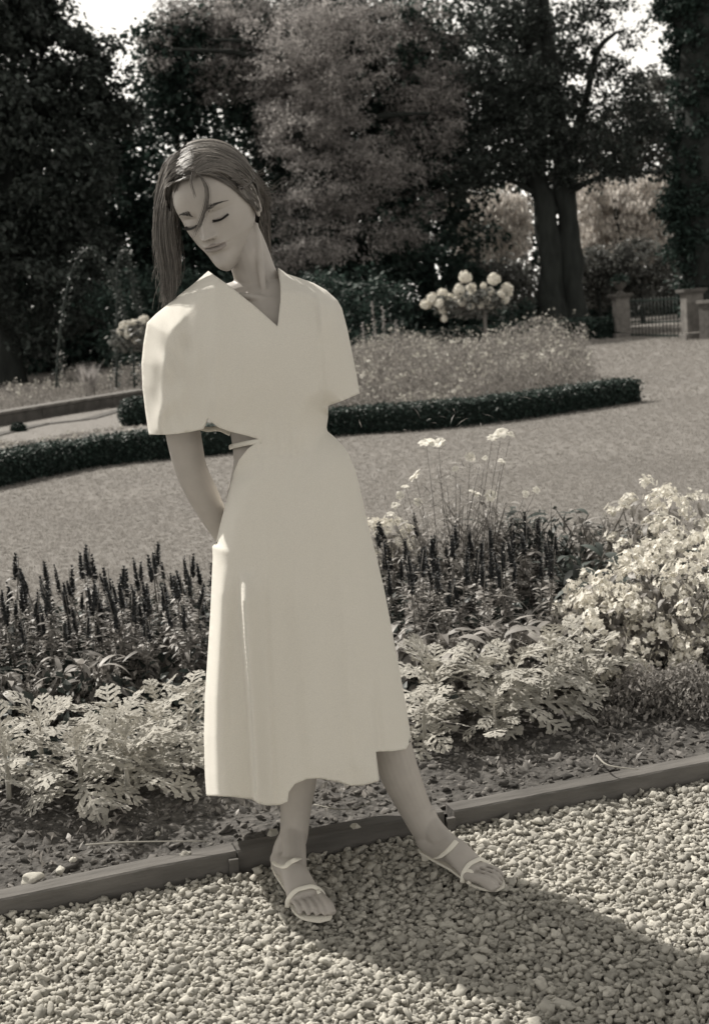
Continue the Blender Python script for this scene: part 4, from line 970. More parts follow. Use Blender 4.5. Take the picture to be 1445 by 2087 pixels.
for a in ((556, 1700, .018, 'pale round stone on the soil beside her left-hand ankle'), (724, 1686, .012, 'small white stone on the kerb between her legs'), (66, 1792, .022, 'large pale stone on the soil at the lower left'), (125, 1774, .013, 'medium pale stone right of the large one, lower left'), (150, 1752, .010, 'small pale stone behind the medium one, lower left'), (322, 1700, .010, 'small pale stone by the dry stalk'), (378, 1742, .012, 'pale stone close behind the kerb, left of the woman')):
    pebble(*a[:4], seed=a[0])
# ------------------------------------------------------------------ the woman
PY = 2.985
def S(px, py, dy=0.0): return np.array(rows_z(px, py, PY + dy))
def GN_(px, py, z): return np.array(G(px, py, z))
person = empty('person', (0.0, PY, 0.0), 0, 'woman in a white mid-length dress standing with closed eyes and tilted head', 'person')
PB = np.array([0.0, PY, 0.0])
HS = 1.10                                             # head size
HEAD_Q = dict(yaw=math.radians(-20), pitch=math.radians(17), roll=math.radians(-10.5))
HEAD_R = np.array(Matrix.Rotation(HEAD_Q['roll'], 3, 'Y') @ Matrix.Rotation(HEAD_Q['yaw'], 3, 'Z') @ Matrix.Rotation(HEAD_Q['pitch'], 3, 'X'))
HEAD_C = S(444, 423, -0.015)
def HL(p): return np.asarray(p, float) * HS @ HEAD_R.T + HEAD_C        # head space -> world
def gs(x, c, s): return np.exp(-0.5 * ((x - c) / s) ** 2)
def head_surface(nr=190, na=240):
    zs = np.concatenate([np.linspace(-0.113, 0.045, int(nr * 0.72), endpoint=False), np.linspace(0.045, 0.1195, nr - int(nr * 0.72))])
    cm = 0.01
    fz = np.array([-11.4, -11.0, -10.3, -9.3, -8.3, -7.2, -6, -5, -4, -3, -1.5, 0, 1.2, 2.5, 4, 6, 8, 9.5, 10.7, 11.5, 12.0]) * cm
    ff = np.array([5.8, 7.4, 8.5, 8.95, 8.75, 8.35, 8.6, 8.85, 8.9, 8.8, 8.75, 8.75, 8.95, 9.35, 9.4, 9.0, 7.8, 6.3, 4.6, 2.8, 0.2]) * cm
    bb = np.array([0.0, 0.4, 1.2, 2.2, 3.4, 4.6, 5.8, 6.8, 7.6, 8.2, 9.0, 9.5, 9.7, 9.8, 9.7, 9.2, 8.0, 6.6, 4.9, 3.0, 0.2]) * cm
    ww = np.array([0.5, 1.2, 2.05, 2.95, 3.75, 4.45, 5.1, 5.85, 6.15, 6.45, 6.85, 7.1, 7.25, 7.35, 7.4, 7.0, 6.0, 5.0, 3.7, 2.2, 0.2]) * cm
    def sm_(z, v):
        g = np.arange(-0.120, 0.1251, 0.0005); q = np.interp(g, fz, v); k = np.exp(-0.5 * (np.arange(-24, 25) * 0.0005 / 0.0045) ** 2); k /= k.sum()
        s_ = np.convolve(np.pad(q, 24, mode='edge'), k, 'valid'); w_ = np.clip(np.minimum(z + 0.114, 0.1195 - z) / 0.012, 0, 1)
        return w_ * np.interp(z, g, s_) + (1 - w_) * np.interp(z, fz, v)
    a = np.linspace(0, 2 * PI, na, endpoint=False)
    # denser angles at the front
    a = a - 0.45 * np.sin(a)
    V = []
    for z in zs:
        f, b, w = sm_(z, ff), sm_(z, bb), sm_(z, ww)
        ca, sa = np.cos(a), np.sin(a)
        x = w * np.sign(sa) * np.abs(sa) ** (0.94 + 0.06 * math.tanh((z - 0.05) / 0.02))
        y = np.where(ca > 0, -f * np.abs(ca) ** 1.0, b * np.abs(ca) ** 0.9)
        V.append(np.stack([x, y, np.full(na, z)], -1))
    V = np.array(V); X, Y, Z = V[..., 0] / cm, V[..., 1] / cm, V[..., 2] / cm
    front = np.clip(-Y / 4.0, 0, 1) ** 1.5
    ax = np.abs(X)
    d = np.zeros_like(X)
    d -= 1.00 * gs(ax, 3.0, 1.35) * gs(Z, 0.35, 1.0)                    # sockets
    d += 0.85 * gs(ax, 3.15, 1.05) * gs(Z, 0.0, 0.72)                   # closed lids over the eyeball
    d -= 0.14 * gs(ax, 3.15, 1.2) * gs(Z, 0.95, 0.16)                   # lid fold
    d -= 0.16 * gs(ax, 3.2, 1.3) * gs(Z, -0.55, 0.12)                   # lash line
    d += 0.28 * gs(ax, 2.8, 1.5) * gs(Z, 2.1, 0.6)                      # brows
    t = np.clip((1.9 - Z) / 4.9, 0, 1); nb = np.where((Z < 2.2) & (Z > -3.4), 0.25 + 2.15 * t ** 1.25, 0) 
    fade = np.where(Z < -3.0, np.exp(-((Z + 3.0) / 0.42) ** 2), 1.0) * np.where(Z > 1.4, np.exp(-((Z - 1.4) / 0.9) ** 2), 1.0)
    nb = (0.3 + 2.1 * np.clip((1.9 - Z) / 4.9, 0, 1) ** 1.2) * fade
    d += nb * np.exp(-(ax / (0.62 + 0.38 * np.clip((1 - Z) / 4, 0, 1))) ** 2)
    d += 0.35 * gs(ax, 0, 0.62) * gs(Z, -2.9, 0.45)
    d += 0.95 * gs(ax, 1.15, 0.42) * gs(Z, -3.15, 0.42)                 # wings
    d -= 0.45 * gs(ax, 0.55, 0.25) * gs(Z, -3.72, 0.14)                 # nostrils
    d -= 0.16 * gs(ax, 0, 0.28) * gs(Z, -4.35, 0.4)                     # philtrum
    lw = 1.0 / (1 + (ax / 2.35) ** 6)
    d += 0.50 * lw * gs(Z, -4.98 - 0.0 * ax, 0.30)
    d += 0.58 * 1.0 / (1 + (ax / 1.95) ** 6) * gs(Z, -5.95, 0.38)
    d -= 0.42 * 1.0 / (1 + (ax / 2.5) ** 8) * gs(Z, -5.42 + 0.03 * ax, 0.13)
    d -= 0.25 * gs(ax, 0, 1.5) * gs(Z, -6.95, 0.42)
    d += 0.35 * gs(ax, 0, 1.5) * gs(Z, -9.0, 0.9)
    d += 0.42 * gs(ax, 4.3, 1.3) * gs(Z, -1.4, 1.3)                     # cheekbones
    d -= 0.22 * gs(ax, 4.2, 1.1) * gs(Z, -4.8, 1.5)
    Y = Y - d * front
    V = np.stack([X, Y, Z], -1) * cm
    nr = len(zs); V = V.reshape(-1, 3)
    i = np.arange(nr - 1)[:, None] * na; j = np.arange(na)[None]; j2 = (j + 1) % na
    F = np.stack([i + j, i + nr * 0 + na + j, i + na + j2, i + j2], -1).reshape(-1, 4)
    c0, c1 = V[:na].mean(0), V[-na:].mean(0); V = np.vstack([V, c0, c1]); jj = np.arange(na); jn = (jj + 1) % na; b = (nr - 1) * na
    T = np.vstack([np.stack([jj, jn, np.full(na, len(V) - 2)], -1), np.stack([b + jn, b + jj, np.full(na, len(V) - 1)], -1)])
    return V, [F, T]
def ear(side):
    """outer ear as a thick curled shell"""
    mb = MB()
    a = np.linspace(-1.9, 2.35, 14)
    rim = [(0.006 + 0.004 * math.cos(t), 0.018 * math.cos(t) * 0.85 + 0.006, 0.031 * math.sin(t)) for t in a]
    mb.add(*tube([(0.002 + 0.011 * (0.5 + 0.5 * math.cos(t * 0.7)), 0.008 + 0.0155 * math.cos(t), 0.004 + 0.027 * math.sin(t)) for t in a], [0.0032] * 14, None, 8, 26))
    mb.add(*ell((0.003, 0.009, -0.002), (0.0045, 0.014, 0.024), None, 12, 8))
    mb.add(*ell((0.004, 0.006, -0.024), (0.0042, 0.007, 0.009), None, 10, 8))
    mb.add(*tube([(0.008, 0.004, 0.016), (0.010, 0.014, 0.008), (0.009, 0.014, -0.006), (0.007, 0.004, -0.014)], 0.0024, None, 6, 10))
    mb.add(*ell((0.004, -0.005, -0.004), (0.004, 0.004, 0.007), None, 8, 6))
    V, F = mb.arrays(); V = V * np.array([side, 1, 1]); V = V @ np.array(Matrix.Rotation(side * 0.35, 3, 'Z')).T
    V = V + np.array([side * 0.0685, 0.008, -0.012])
    if side < 0: F = [f[:, ::-1] for f in F]
    return V, F
def finger(p0, dirs, lens, r0, r1):
    P = [np.array(p0, float)]
    for d, l in zip(dirs, lens): P.append(P[-1] + np.array(d) / np.linalg.norm(d) * l)
    return tube(P, np.linspace(r0, r1, len(P)), None, 10, 12)
def body_mesh():
    mb = MB()
    def T(pts, rx, ry=None, n=24, seg=20, up=(0, -1, 0)): mb.add(*tube(np.array(pts), np.array(rx) * .97, np.array(rx if ry is None else ry) * .97, seg, n, up))
    # trunk
    T([S(598, 1075, .03), S(590, 1000, .03), S(578, 935, .02), S(567, 885, .02), S(560, 810, .01), S(552, 730, 0), S(545, 660, .0), S(538, 622, .01), S(528, 590, .02)],
      [.145, .150, .122, .110, .122, .140, .142, .115, .060], [.095, .105, .090, .078, .088, .098, .088, .068, .052], 40, 28)
    # neck
    T([S(540, 612, .02), S(522, 565, .015), S(503, 510, .01), S(485, 468, .02), S(474, 440, .03)], [.059, .050, .0475, .045, .03], [.050, .047, .047, .040, .03], 24)
    # sternomastoid and collar bones
    T([S(520, 455, .00), S(527, 510, -.024), S(535, 570, -.037), S(541, 612, -.043)], [.008, .010, .009, .007], None, 14, 8)
    T([S(541, 612, -.052), S(500, 603, -.055), S(450, 600, -.02)], [.011, .008, .010], None, 12, 8)
    T([S(548, 612, -.052), S(600, 606, -.035), S(640, 625, .0)], [.011, .008, .010], None, 12, 8)
    # shoulders
    T([S(530, 600, .01), S(450, 625, .01), S(385, 668, .01)], [.045, .045, .052], None, 14)
    T([S(540, 602, .01), S(600, 618, .015), S(640, 655, .02)], [.042, .042, .048], None, 14)
    # visible arm: sleeve to behind the hip
    T([S(385, 665, .01), S(372, 760, .02), S(370, 850, .045), S(380, 915, .06), S(392, 962, .07), S(415, 1010, .085), S(444, 1065, .105), S(470, 1110, .13)],
      [.050, .046, .043, .0405, .0385, .0375, .031, .024], [.048, .045, .042, .041, .040, .037, .029, .019], 40, 22)
    # hand behind the hip
    h = S(470, 1110, .13)
    T([h, h + [.03, .02, -.03], h + [.055, .03, -.055]], [.024, .034, .034], [.018, .016, .013], 10, 14, (0.2, 1, 0))
    for k in range(4):
        o = h + np.array([.05 + .011 * k, .03, -.075 + .016 * k]); mb.add(*finger(o, [(1, .2, -1.0 + .1 * k), (1, -.1, -.7), (1, -.3, -.3)], [(.034, .038, .035, .028)[k], .022, .018], .0088, .0065))
    mb.add(*finger(h + [.02, .01, -.03], [(.3, -.5, -1), (.5, -.2, -1)], [.035, .028], .011, .008))
    # other arm, folded behind the back
    T([S(640, 650, .02), S(648, 730, .06), S(636, 800, .11), S(620, 860, .15), S(610, 930, .19), S(606, 965, .19)], [.048, .044, .039, .037, .031, .024], [.046, .042, .039, .037, .03, .019], 34, 18)
    h2 = S(606, 965, .19); T([h2, h2 + [-.04, 0, -.02], h2 + [-.07, 0, -.04]], [.024, .034, .034], [.018, .015, .013], 10, 14, (0, 1, 0))
    for k in range(4):
        mb.add(*finger(h2 + [-.065, 0, -.065 + .018 * k], [(-1, .1, -.5), (-1, -.3, -.4), (-1, -.5, -.3)], [(.030, .036, .038, .034)[k], .022, .018], .0088, .0065))
    mb.add(*finger(h2 + [-.03, .0, .0], [(-1, -.2, .8), (-1, -.2, .3)], [.035, .028], .011, .008))
    # legs
    an1 = S(597, 1712, -.012); an2 = S(872, 1697, .008)
    T([S(560, 1060, .03), S(585, 1250, .02), S(600, 1420, .0), S(606, 1500, .01), S(607, 1580, .012), S(603, 1650, .004), an1, an1 * .45 + GN_(570, 1757, .040) * .55], [.085, .070, .052, .050, .0475, .0375, .0340, .031], [.09, .075, .055, .055, .054, .041, .037, .031], 50, 22)
    T([S(640, 1060, .03), S(710, 1250, .02), S(765, 1420, .0), S(788, 1490, .01), S(812, 1570, .015), S(845, 1645, .016), an2, an2 * .45 + GN_(872, 1728, .040) * .55], [.085, .070, .053, .051, .0485, .0400, .0365, .031], [.09, .075, .055, .055, .054, .043, .038, .031], 50, 22)
    # feet: heel, instep, ball, then five toes
    def foot(an, heel, inst, ball, toe, side, wball=.041):
        an, heel, inst, ball, toe = map(np.array, (an, heel, inst, ball, toe))
        f = toe - heel; f[2] = 0; f /= np.linalg.norm(f); s = np.array([-f[1], f[0], 0])        # s: to the figure's left of the walking line
        ball = heel + (toe - heel) * .69; ball[2] = .024; inst = heel * .45 + ball * .55; inst[2] = .056
        T([an + [0, 0, .02], an * .5 + heel * .5 + [0, 0, .006], heel + f * .012 + [0, 0, .004]], [.026, .031, .026], [.026, .031, .0265], 12, 16)
        T([heel + [0, 0, .012] , heel * .6 + inst * .4, inst, ball * .55 + inst * .45, ball], [.0245, .0275, .032, .0375, wball], [.024, .030, .032, .024, .0155], 26, 20, (0, 0, 1))
        T([an + [0, 0, .055], an + f * .010 + [0, 0, .022], (an + inst) / 2 + f * .012 + [0, 0, .002], inst + f * .012], [.022, .027, .029, .029], [.022, .0275, .027, .022], 18, 16)
        for k in range(5):
            u = (-1 + k * 0.5) * side; big = (k == 0)
            L_ = (.074, .072, .068, .061, .052)[k]; r = (.0122, .0073, .0070, .0068, .0066)[k]
            base = ball + s * u * (wball - .010) + f * (.012 - .010 * max(0, (k - 1)) * .4); base[2] = ball[2] + .001
            tip = toe[2]; d = f * L_ 
            P = [base - f * .014, base + d * .35 + [0, 0, .003], base + d * .75 + [0, 0, .0], base + d + [0, 0, tip - base[2] - 0.001]]
            T(P, [r * .95, r * .9, r * 1.02, r * .72], [r * .9, r * .85, r * .86, r * .55], 14, 12, (0, 0, 1))
            T([base + d * .62 + [0, 0, -.001], base + d * 1.0 + [0, 0, tip - base[2] + .001]], [r * .98, r * .85], [r * .8, r * .7], 5, 12, (0, 0, 1))
        return f, s
    FT = {}
    FT['a'] = foot(an1, GN_(570, 1757, .040), GN_(609, 1785, .062), GN_(636, 1836, .024), GN_(650, 1868, .017), -1)
    FT['b'] = foot(an2, GN_(872, 1728, .040), GN_(918, 1752, .060), GN_(968, 1782, .024), GN_(1018, 1800, .017), 1, .043)
    V, F = mb.arrays()
    me = make_mesh('body_tmp', V, F, None); o = link('body_tmp', me)
    r = o.modifiers.new('r', 'REMESH'); r.mode = 'VOXEL'; r.voxel_size = 0.0028; r.use_smooth_shade = True
    sm = o.modifiers.new('s', 'SMOOTH'); sm.factor = 0.5; sm.iterations = 4
    HV, HF = head_surface(); hb = MB(); hb.add(HV, HF); H = make_mesh('head_tmp', HL(hb.arrays()[0]), hb.arrays()[1], None); ho = link('head_tmp', H)
    ers = []
    for sd in (1, -1):
        EV, EF = ear(sd); eo = link('ear_tmp', make_mesh('ear_tmp', HL(EV), EF, None)); er = eo.modifiers.new('r', 'REMESH'); er.mode = 'VOXEL'; er.voxel_size = 0.0013
        es = eo.modifiers.new('s', 'SMOOTH'); es.iterations = 3; ers.append(eo)
    dg = bpy.context.evaluated_depsgraph_get(); bme = bpy.data.meshes.new_from_object(o.evaluated_get(dg)); o.modifiers.clear(); o.data = bme
    for eo in ers:
        q = bpy.data.meshes.new_from_object(eo.evaluated_get(dg)); eo.modifiers.clear(); eo.data = q
    for other in [ho] + ers:
        b = o.modifiers.new('b', 'BOOLEAN'); b.operation = 'UNION'; b.solver = 'EXACT'; b.object = other
    dg = bpy.context.evaluated_depsgraph_get(); dg.update(); res = bpy.data.meshes.new_from_object(o.evaluated_get(dg)); res.name = 'body'
    o.modifiers.clear()
    for q in [o, ho] + ers: bpy.data.objects.remove(q)
    return res, FT
bme, FT = body_mesh()
bme.materials.clear()
for k in ('skin', 'lips'): bme.materials.append(M[k])
co = np.empty(len(bme.vertices) * 3, np.float32); bme.vertices.foreach_get('co', co); co = co.reshape(-1, 3).astype(float)
pc = np.empty(len(bme.polygons) * 3, np.float32); bme.polygons.foreach_get('center', pc); pc = pc.reshape(-1, 3)
loc = (pc - HEAD_C) @ HEAD_R / HS * 100
ax_ = np.abs(loc[:, 0]); up_l = -4.62 - 0.10 * ax_ + 0.10 * np.cos(ax_ * 2.6) * (ax_ < 1.2); lo_l = -6.45 + 0.5 * (ax_ / 2.3) ** 2
li = (ax_ < 2.35) & (loc[:, 1] < -6) & (loc[:, 2] < up_l - 0.2 * (ax_ / 2.35) ** 3) & (loc[:, 2] > lo_l)
bme.polygons.foreach_set('material_index', li.astype(np.int32)); bme.polygons.foreach_set('use_smooth', np.ones(len(bme.polygons), bool))
bme.transform(Matrix.Translation(-Vector(PB)))
body = link('body', bme, person)
bvh = None
def build_bvh():
    bm = bmesh.new(); bm.from_mesh(bme); t = BVHTree.FromBMesh(bm); bm.free(); return t
bvh = build_bvh()
def cast(px, py):
    """first point of the body seen through a pixel (world)"""
    o_ = Vector((0, 0, CAM_H)) - Vector(PB); d = (CAM_R @ Vector(((px - CX) / FPX, -(py - CY) / FPX, -1))).normalized()
    h = bvh.ray_cast(o_, d); return None if h[0] is None else h[0] + Vector(PB)
# face details in head space, laid on the skin
def on_face(x, z, off=0.0):
    o_ = Vector(HL([x, -0.2, z])) - Vector(PB); d = Vector(HEAD_R @ np.array([0, 1.0, 0])); h = bvh.ray_cast(o_, d)
    p = h[0] if h[0] else o_ + d * .1
    return np.array(p + Vector(PB)) - np.array(d) * off
def hair_bits(name, segs, mat_, r0=0.0006):
    mb = MB()
    for P in segs: mb.add(*tube(np.array(P) - PB, np.linspace(r0, r0 * .35, len(P)), None, 4, None, (0.1, -1, 0.2)))
    return mb.build(name, mat_, person)
for sd in (-1, 1):
    br = []
    for k in range(190):
        u = rng.uniform(); x = sd * (0.0165 + 0.034 * u); z = 0.0195 + 0.0065 * math.sin(u * 2.3) - 0.003 * u + rng.normal() * 0.0028 * (1.1 - .6 * u) * (1.1 - u)
        dx = sd * (0.0035 + 0.002 * u); dz = 0.0028 * (1 - 1.7 * u)
        br.append([on_face(x, z, .0004), on_face(x + dx * .5, z + dz * .6, .0012), on_face(x + dx, z + dz, .0008)])
    hair_bits('eyebrow', br, M['brow'], 0.0004)
    ls = []
    for k in range(70):
        u = (k + rng.uniform()) / 70; x = sd * (0.019 + 0.027 * u); z = -0.0042 - 0.0030 * math.sin(u * PI) + 0.001 * u
        p = on_face(x, z, .0006); ls.append([p, np.array(p) + HEAD_R @ np.array([sd * .0035 * u, -.0050, -.0016]) * HS, np.array(p) + HEAD_R @ np.array([sd * .0065 * u, -.0078, -.0022 + .002 * u]) * HS])
    ls.append([on_face(sd * (0.0175 + 0.030 * u), -0.0038 - 0.0030 * math.sin(u * PI) + .001 * u, .0004) for u in np.linspace(0, 1, 12)])
    hair_bits('eyelashes', ls, M['lash'], 0.0012)
# line between the lips
hair_bits('mouth_line', [[on_face(x, -0.0541 + 0.0002 * abs(x) * 100 * 0.6, -.0003) for x in np.linspace(-.0225, .0225, 22)]], M['lash'], 0.0011)

# ---------------------------------------------------------------- dress
CLOSED, OPEN = 1, 0
outline = [  # px, py, closed edge that starts here
    (425, 552, 1), (400, 574, 1), (360, 606, 1), (318, 640, 1), (300, 658, 1), (293, 700, 1), (289, 740, 1), (291, 790, 1), (297, 840, 1),
    (304, 886, 0), (345, 886, 0), (385, 881, 0), (414, 875, 0), (424, 852, 0), (434, 862, 0), (447, 872, 0), (470, 880, 0), (500, 887, 0), (530, 896, 0),
    (505, 915, 0), (487, 938, 0), (474, 970, 1), (462, 1020, 1), (450, 1065, 1), (441, 1105, 1), (433, 1114, 1), (434, 1135, 1), (429, 1250, 1), (424, 1330, 1), (418, 1420, 1), (416, 1500, 1), (418, 1580, 1),
    (421, 1622, 0), (470, 1623, 0), (513, 1628, 0), (528, 1637, 0), (545, 1641, 0), (572, 1640, 0), (586, 1634, 0), (589, 1614, 0), (601, 1598, 0), (625, 1588, 0), (650, 1586, 0), (690, 1593, 0), (715, 1601, 0), (740, 1600, 0), (773, 1591, 0),
    (770, 1562, 0), (766, 1532, 0), (800, 1531, 0), (828, 1526, 0), (838, 1508, 1), (830, 1450, 1), (815, 1370, 1), (800, 1290, 1), (783, 1200, 1), (765, 1125, 1), (748, 1060, 1), (735, 1000, 1), (725, 960, 1), (711, 925, 1), (695, 903, 1), (679, 888, 1),
    (668, 879, 1), (666, 871, 1), (669, 850, 0), (669, 827, 0), (700, 816, 0), (733, 802, 1), (728, 770, 1), (718, 720, 1), (708, 670, 1), (697, 628, 1), (688, 612, 1), (665, 591, 1), (640, 577, 1), (610, 566, 1), (585, 558, 1),
    (568, 546, 0), (572, 575, 0), (572, 610, 0), (566, 665, 0), (520, 624, 0), (470, 584, 0)]
def sint(y, xs, ys, w=26):
    g = np.arange(xs[0] - 120, xs[-1] + 121, 2.0); v = np.interp(g, xs, ys); k = np.exp(-0.5 * (np.arange(-40, 41) * 2.0 / w) ** 2); k /= k.sum()
    return np.interp(y, g, np.convolve(np.pad(v, 40, mode='edge'), k, 'valid'))
def dress_mesh():
    pts, closed = [], []
    m = len(outline); step = 5.0
    for i in range(m):
        x0, y0, c = outline[i]; x1, y1, _ = outline[(i + 1) % m]; k = max(1, int(math.hypot(x1 - x0, y1 - y0) / step))
        for q in range(k): pts.append((x0 + (x1 - x0) * q / k, y0 + (y1 - y0) * q / k))
        if c: closed.append(((x0, y0), (x1, y1)))
    nb_ = len(pts); poly = list(pts)
    gx, gy = np.meshgrid(np.arange(285, 845, 5.0), np.arange(545, 1645, 4.4)); gx = gx + (np.arange(len(gy))[:, None] % 2) * 2.5
    gx, gy = gx.ravel(), gy.ravel(); ok = inpoly(gx, gy, poly)
    bx = np.array([p[0] for p in pts]); by = np.array([p[1] for p in pts])
    gx, gy = gx[ok], gy[ok]
    far = np.ones(len(gx), bool)
    for i in range(0, len(gx), 4000):
        D = np.hypot(gx[i:i + 4000, None] - bx, gy[i:i + 4000, None] - by).min(1); far[i:i + 4000] = D > 2.6
    gx, gy = gx[far], gy[far]
    allp = [Vector(p) for p in pts] + [Vector((a, b)) for a, b in zip(gx, gy)]
    ed = [(i, (i + 1) % nb_) for i in range(nb_)]
    v2, _, f2, ov, _, _ = delaunay_2d_cdt(allp, [], [list(range(nb_))], 1, 1e-5)
    X = np.array([v[0] for v in v2]); Y = np.array([v[1] for v in v2]); F = np.array([f for f in f2 if len(f) == 3])
    cc = np.stack([X[F].mean(1), Y[F].mean(1)], -1); F = F[inpoly(cc[:, 0], cc[:, 1], poly)]
    D = np.full(X.shape, 1e9)
    for a, b in closed: D = np.minimum(D, segdist(X, Y, [a, b]))
    # half thickness of the garment, metres
    T = sint(Y, [545, 600, 700, 820, 870, 900, 960, 1050, 1250, 1450, 1640], [.075, .098, .122, .118, .108, .100, .128, .145, .165, .185, .20])
    sl = np.clip((440 - X) / 60, 0, 1) * (Y < 892); T = T * (1 - 0.28 * sl)
    sr = np.clip((X - 650) / 40, 0, 1) * (Y < 830); T = T * (1 - 0.25 * sr)
    Rr = sint(Y, [545, 640, 800, 900, 1000, 1300, 1640], [45, 50, 60, 70, 95, 120, 130])
    def smo(x0, w_=14): return 1 / (1 + np.exp(-x0 / w_))
    up_ = smo(892 - Y, 5); lf = smo(448 - X) * up_; rt = smo(X - 590) * up_ * smo(720 - Y)
    Rl = sint(Y, [545, 590, 620, 650, 700, 780, 850, 886], [20, 24, 34, 46, 50, 44, 30, 16])
    Rr = Rr * (1 - lf) + Rl * lf; Rr = Rr * (1 - rt) + 26 * rt
    lo = smo(Y - 960, 10) * smo(560 - X); Rr = Rr * (1 - lo) + 46 * lo
    pw = 1.06 * lf + (1 - lf) * (1.75 - 0.45 * rt) + 0.35 * lo
    u = np.clip(D / Rr, 0, 1); prof = (1 - (1 - u) ** pw) ** (1 / pw)
    t = T * prof
    def ridge(pl, h, w, side=1):
        """soft step: rises sharply on the left of the line, eases off to the right"""
        A = np.array(pl, float); out = np.zeros_like(X)
        xl = np.interp(Y, A[:, 1], A[:, 0]); inside = np.clip((Y - A[0, 1]) / 60, 0, 1) * np.clip((A[-1, 1] - Y) / 40 + (A[-1, 1] > 1600) * 5, 0, 1)
        q = (X - xl) / w
        return h * inside * np.where(q < 0, np.exp(-(q / 0.35) ** 2), np.exp(-(q / 1.8) ** 2))
    t_f = t.copy()
    for pl, h, w in (([(494, 1165), (500, 1300), (512, 1450), (522, 1640)], .052, 13), ([(446, 1150), (440, 1300), (436, 1450), (438, 1640)], .020, 12), ([(770, 1300), (778, 1420), (786, 1540)], .008, 16),
                     ([(590, 1000), (610, 1250), (640, 1600)], .006, 45), ([(690, 1000), (705, 1250), (735, 1600)], .007, 40), ([(545, 1050), (556, 1300), (570, 1640)], .007, 30),
                     ([(432, 660), (430, 760), (424, 860)], .007, 14), ([(640, 580), (652, 640), (655, 700)], .014, 9), ([(660, 680), (666, 760), (668, 830)], .007, 12), ([(520, 640), (500, 740), (480, 860)], .004, 30)):
        t_f = t_f + ridge(pl, h, w) * np.clip(u * 2, 0, 1)
    fn = np.array([0.010 * nz(x / 55, y / 420, 3) * (y > 900) + 0.005 * nz(x / 60, y / 90, 9) * (y < 930) + 0.016 * nz(x / 26 - y / 60, y / 80 + x / 50, 5) * max(0, min(1, (420 - x) / 60)) * (y < 900) + 0.0045 * nz((x + y) / 34, (x - y) / 120, 12) * math.exp(-((y - 900) / 90) ** 2) for x, y in zip(X, Y)])
    # fine gathers at the waist
    g_ = 0.0022 * np.sin(X / 4.2 + 0.01 * Y) * np.exp(-((Y - 905) / 34) ** 2) * (X > 520)
    t_f = t_f + (fn + g_) * u
    # flap layer of the right panel sits a little behind the front panel
    step = np.clip((X - np.interp(Y, [1400, 1592], [756, 770])) / 3.0, 0, 1) * np.clip((Y - 1380) / 60, 0, 1); t_f = t_f - 0.018 * step * u
    t_b = t + 0.4 * fn * u
    t_b = t_b + 0.0
    cy_ = sint(Y, [545, 700, 900, 1100, 1640], [.012, .0, .012, .02, .03])
    def pos(tt, sg):
        d = CAM_N @ np.stack([(X - CX) / FPX, -(Y - CY) / FPX, -np.ones_like(X)]); yy = PY + cy_ + sg * tt
        return (d * (yy / d[1])).T + np.array([0, 0, CAM_H])
    Vf, Vb = pos(t_f, -1), pos(t_b, 1)
    n = len(X); isC = D < 0.4
    # weld front and back along the closed edges
    idx_b = np.where(isC, np.arange(n), np.arange(n) + n)
    Vf[isC] = (Vf[isC] + Vb[isC]) / 2
    a = Vf[F[:, 0]]; nrm = np.cross(Vf[F[:, 1]] - a, Vf[F[:, 2]] - a)
    flip = nrm[:, 1] > 0; F = np.where(flip[:, None], F[:, ::-1], F)
    V = np.vstack([Vf, Vb]); FF = np.vstack([F, idx_b[F][:, ::-1]])
    return V, FF
DV, DF = dress_mesh()
dress = obj('dress', DV - PB, DF, M['dress'], person)
so = dress.modifiers.new('thickness', 'SOLIDIFY'); so.thickness = 0.0035; so.offset = -1
# waist strap across the side cut-out and back strap edge seen behind
def strip(name, pts, w, mat_, th=0.0016):
    P = np.array(pts); V, F = tube(P - PB, np.full(len(P), w / 2), np.full(len(P), th), 8, 22, (0, -1, 0.2)); return obj(name, V, F, mat_, person)
p_ = [S(532, 899, -.095), S(505, 903, -.085), S(478, 909, -.035), S(468, 912, .02), S(480, 905, .08)]
# tube(): rx runs across 'up'; strap stands on edge
def strap(name, P, w, th, mat_, up=(0, 0, 1), n=26, parent=person, cyc=False):
    P = np.array(P); V, F = tube(P - PB, np.full(len(P), th), np.full(len(P), w / 2), 8, n, up); return obj(name, V, F, mat_, parent)
strap('waist_strap', p_, 0.011, 0.0015, M['dress'])
strap('back_band', [S(408, 872, .07), S(425, 875, .09), S(447, 874, .10), S(470, 884, .10)], 0.012, 0.0015, M['dress'])

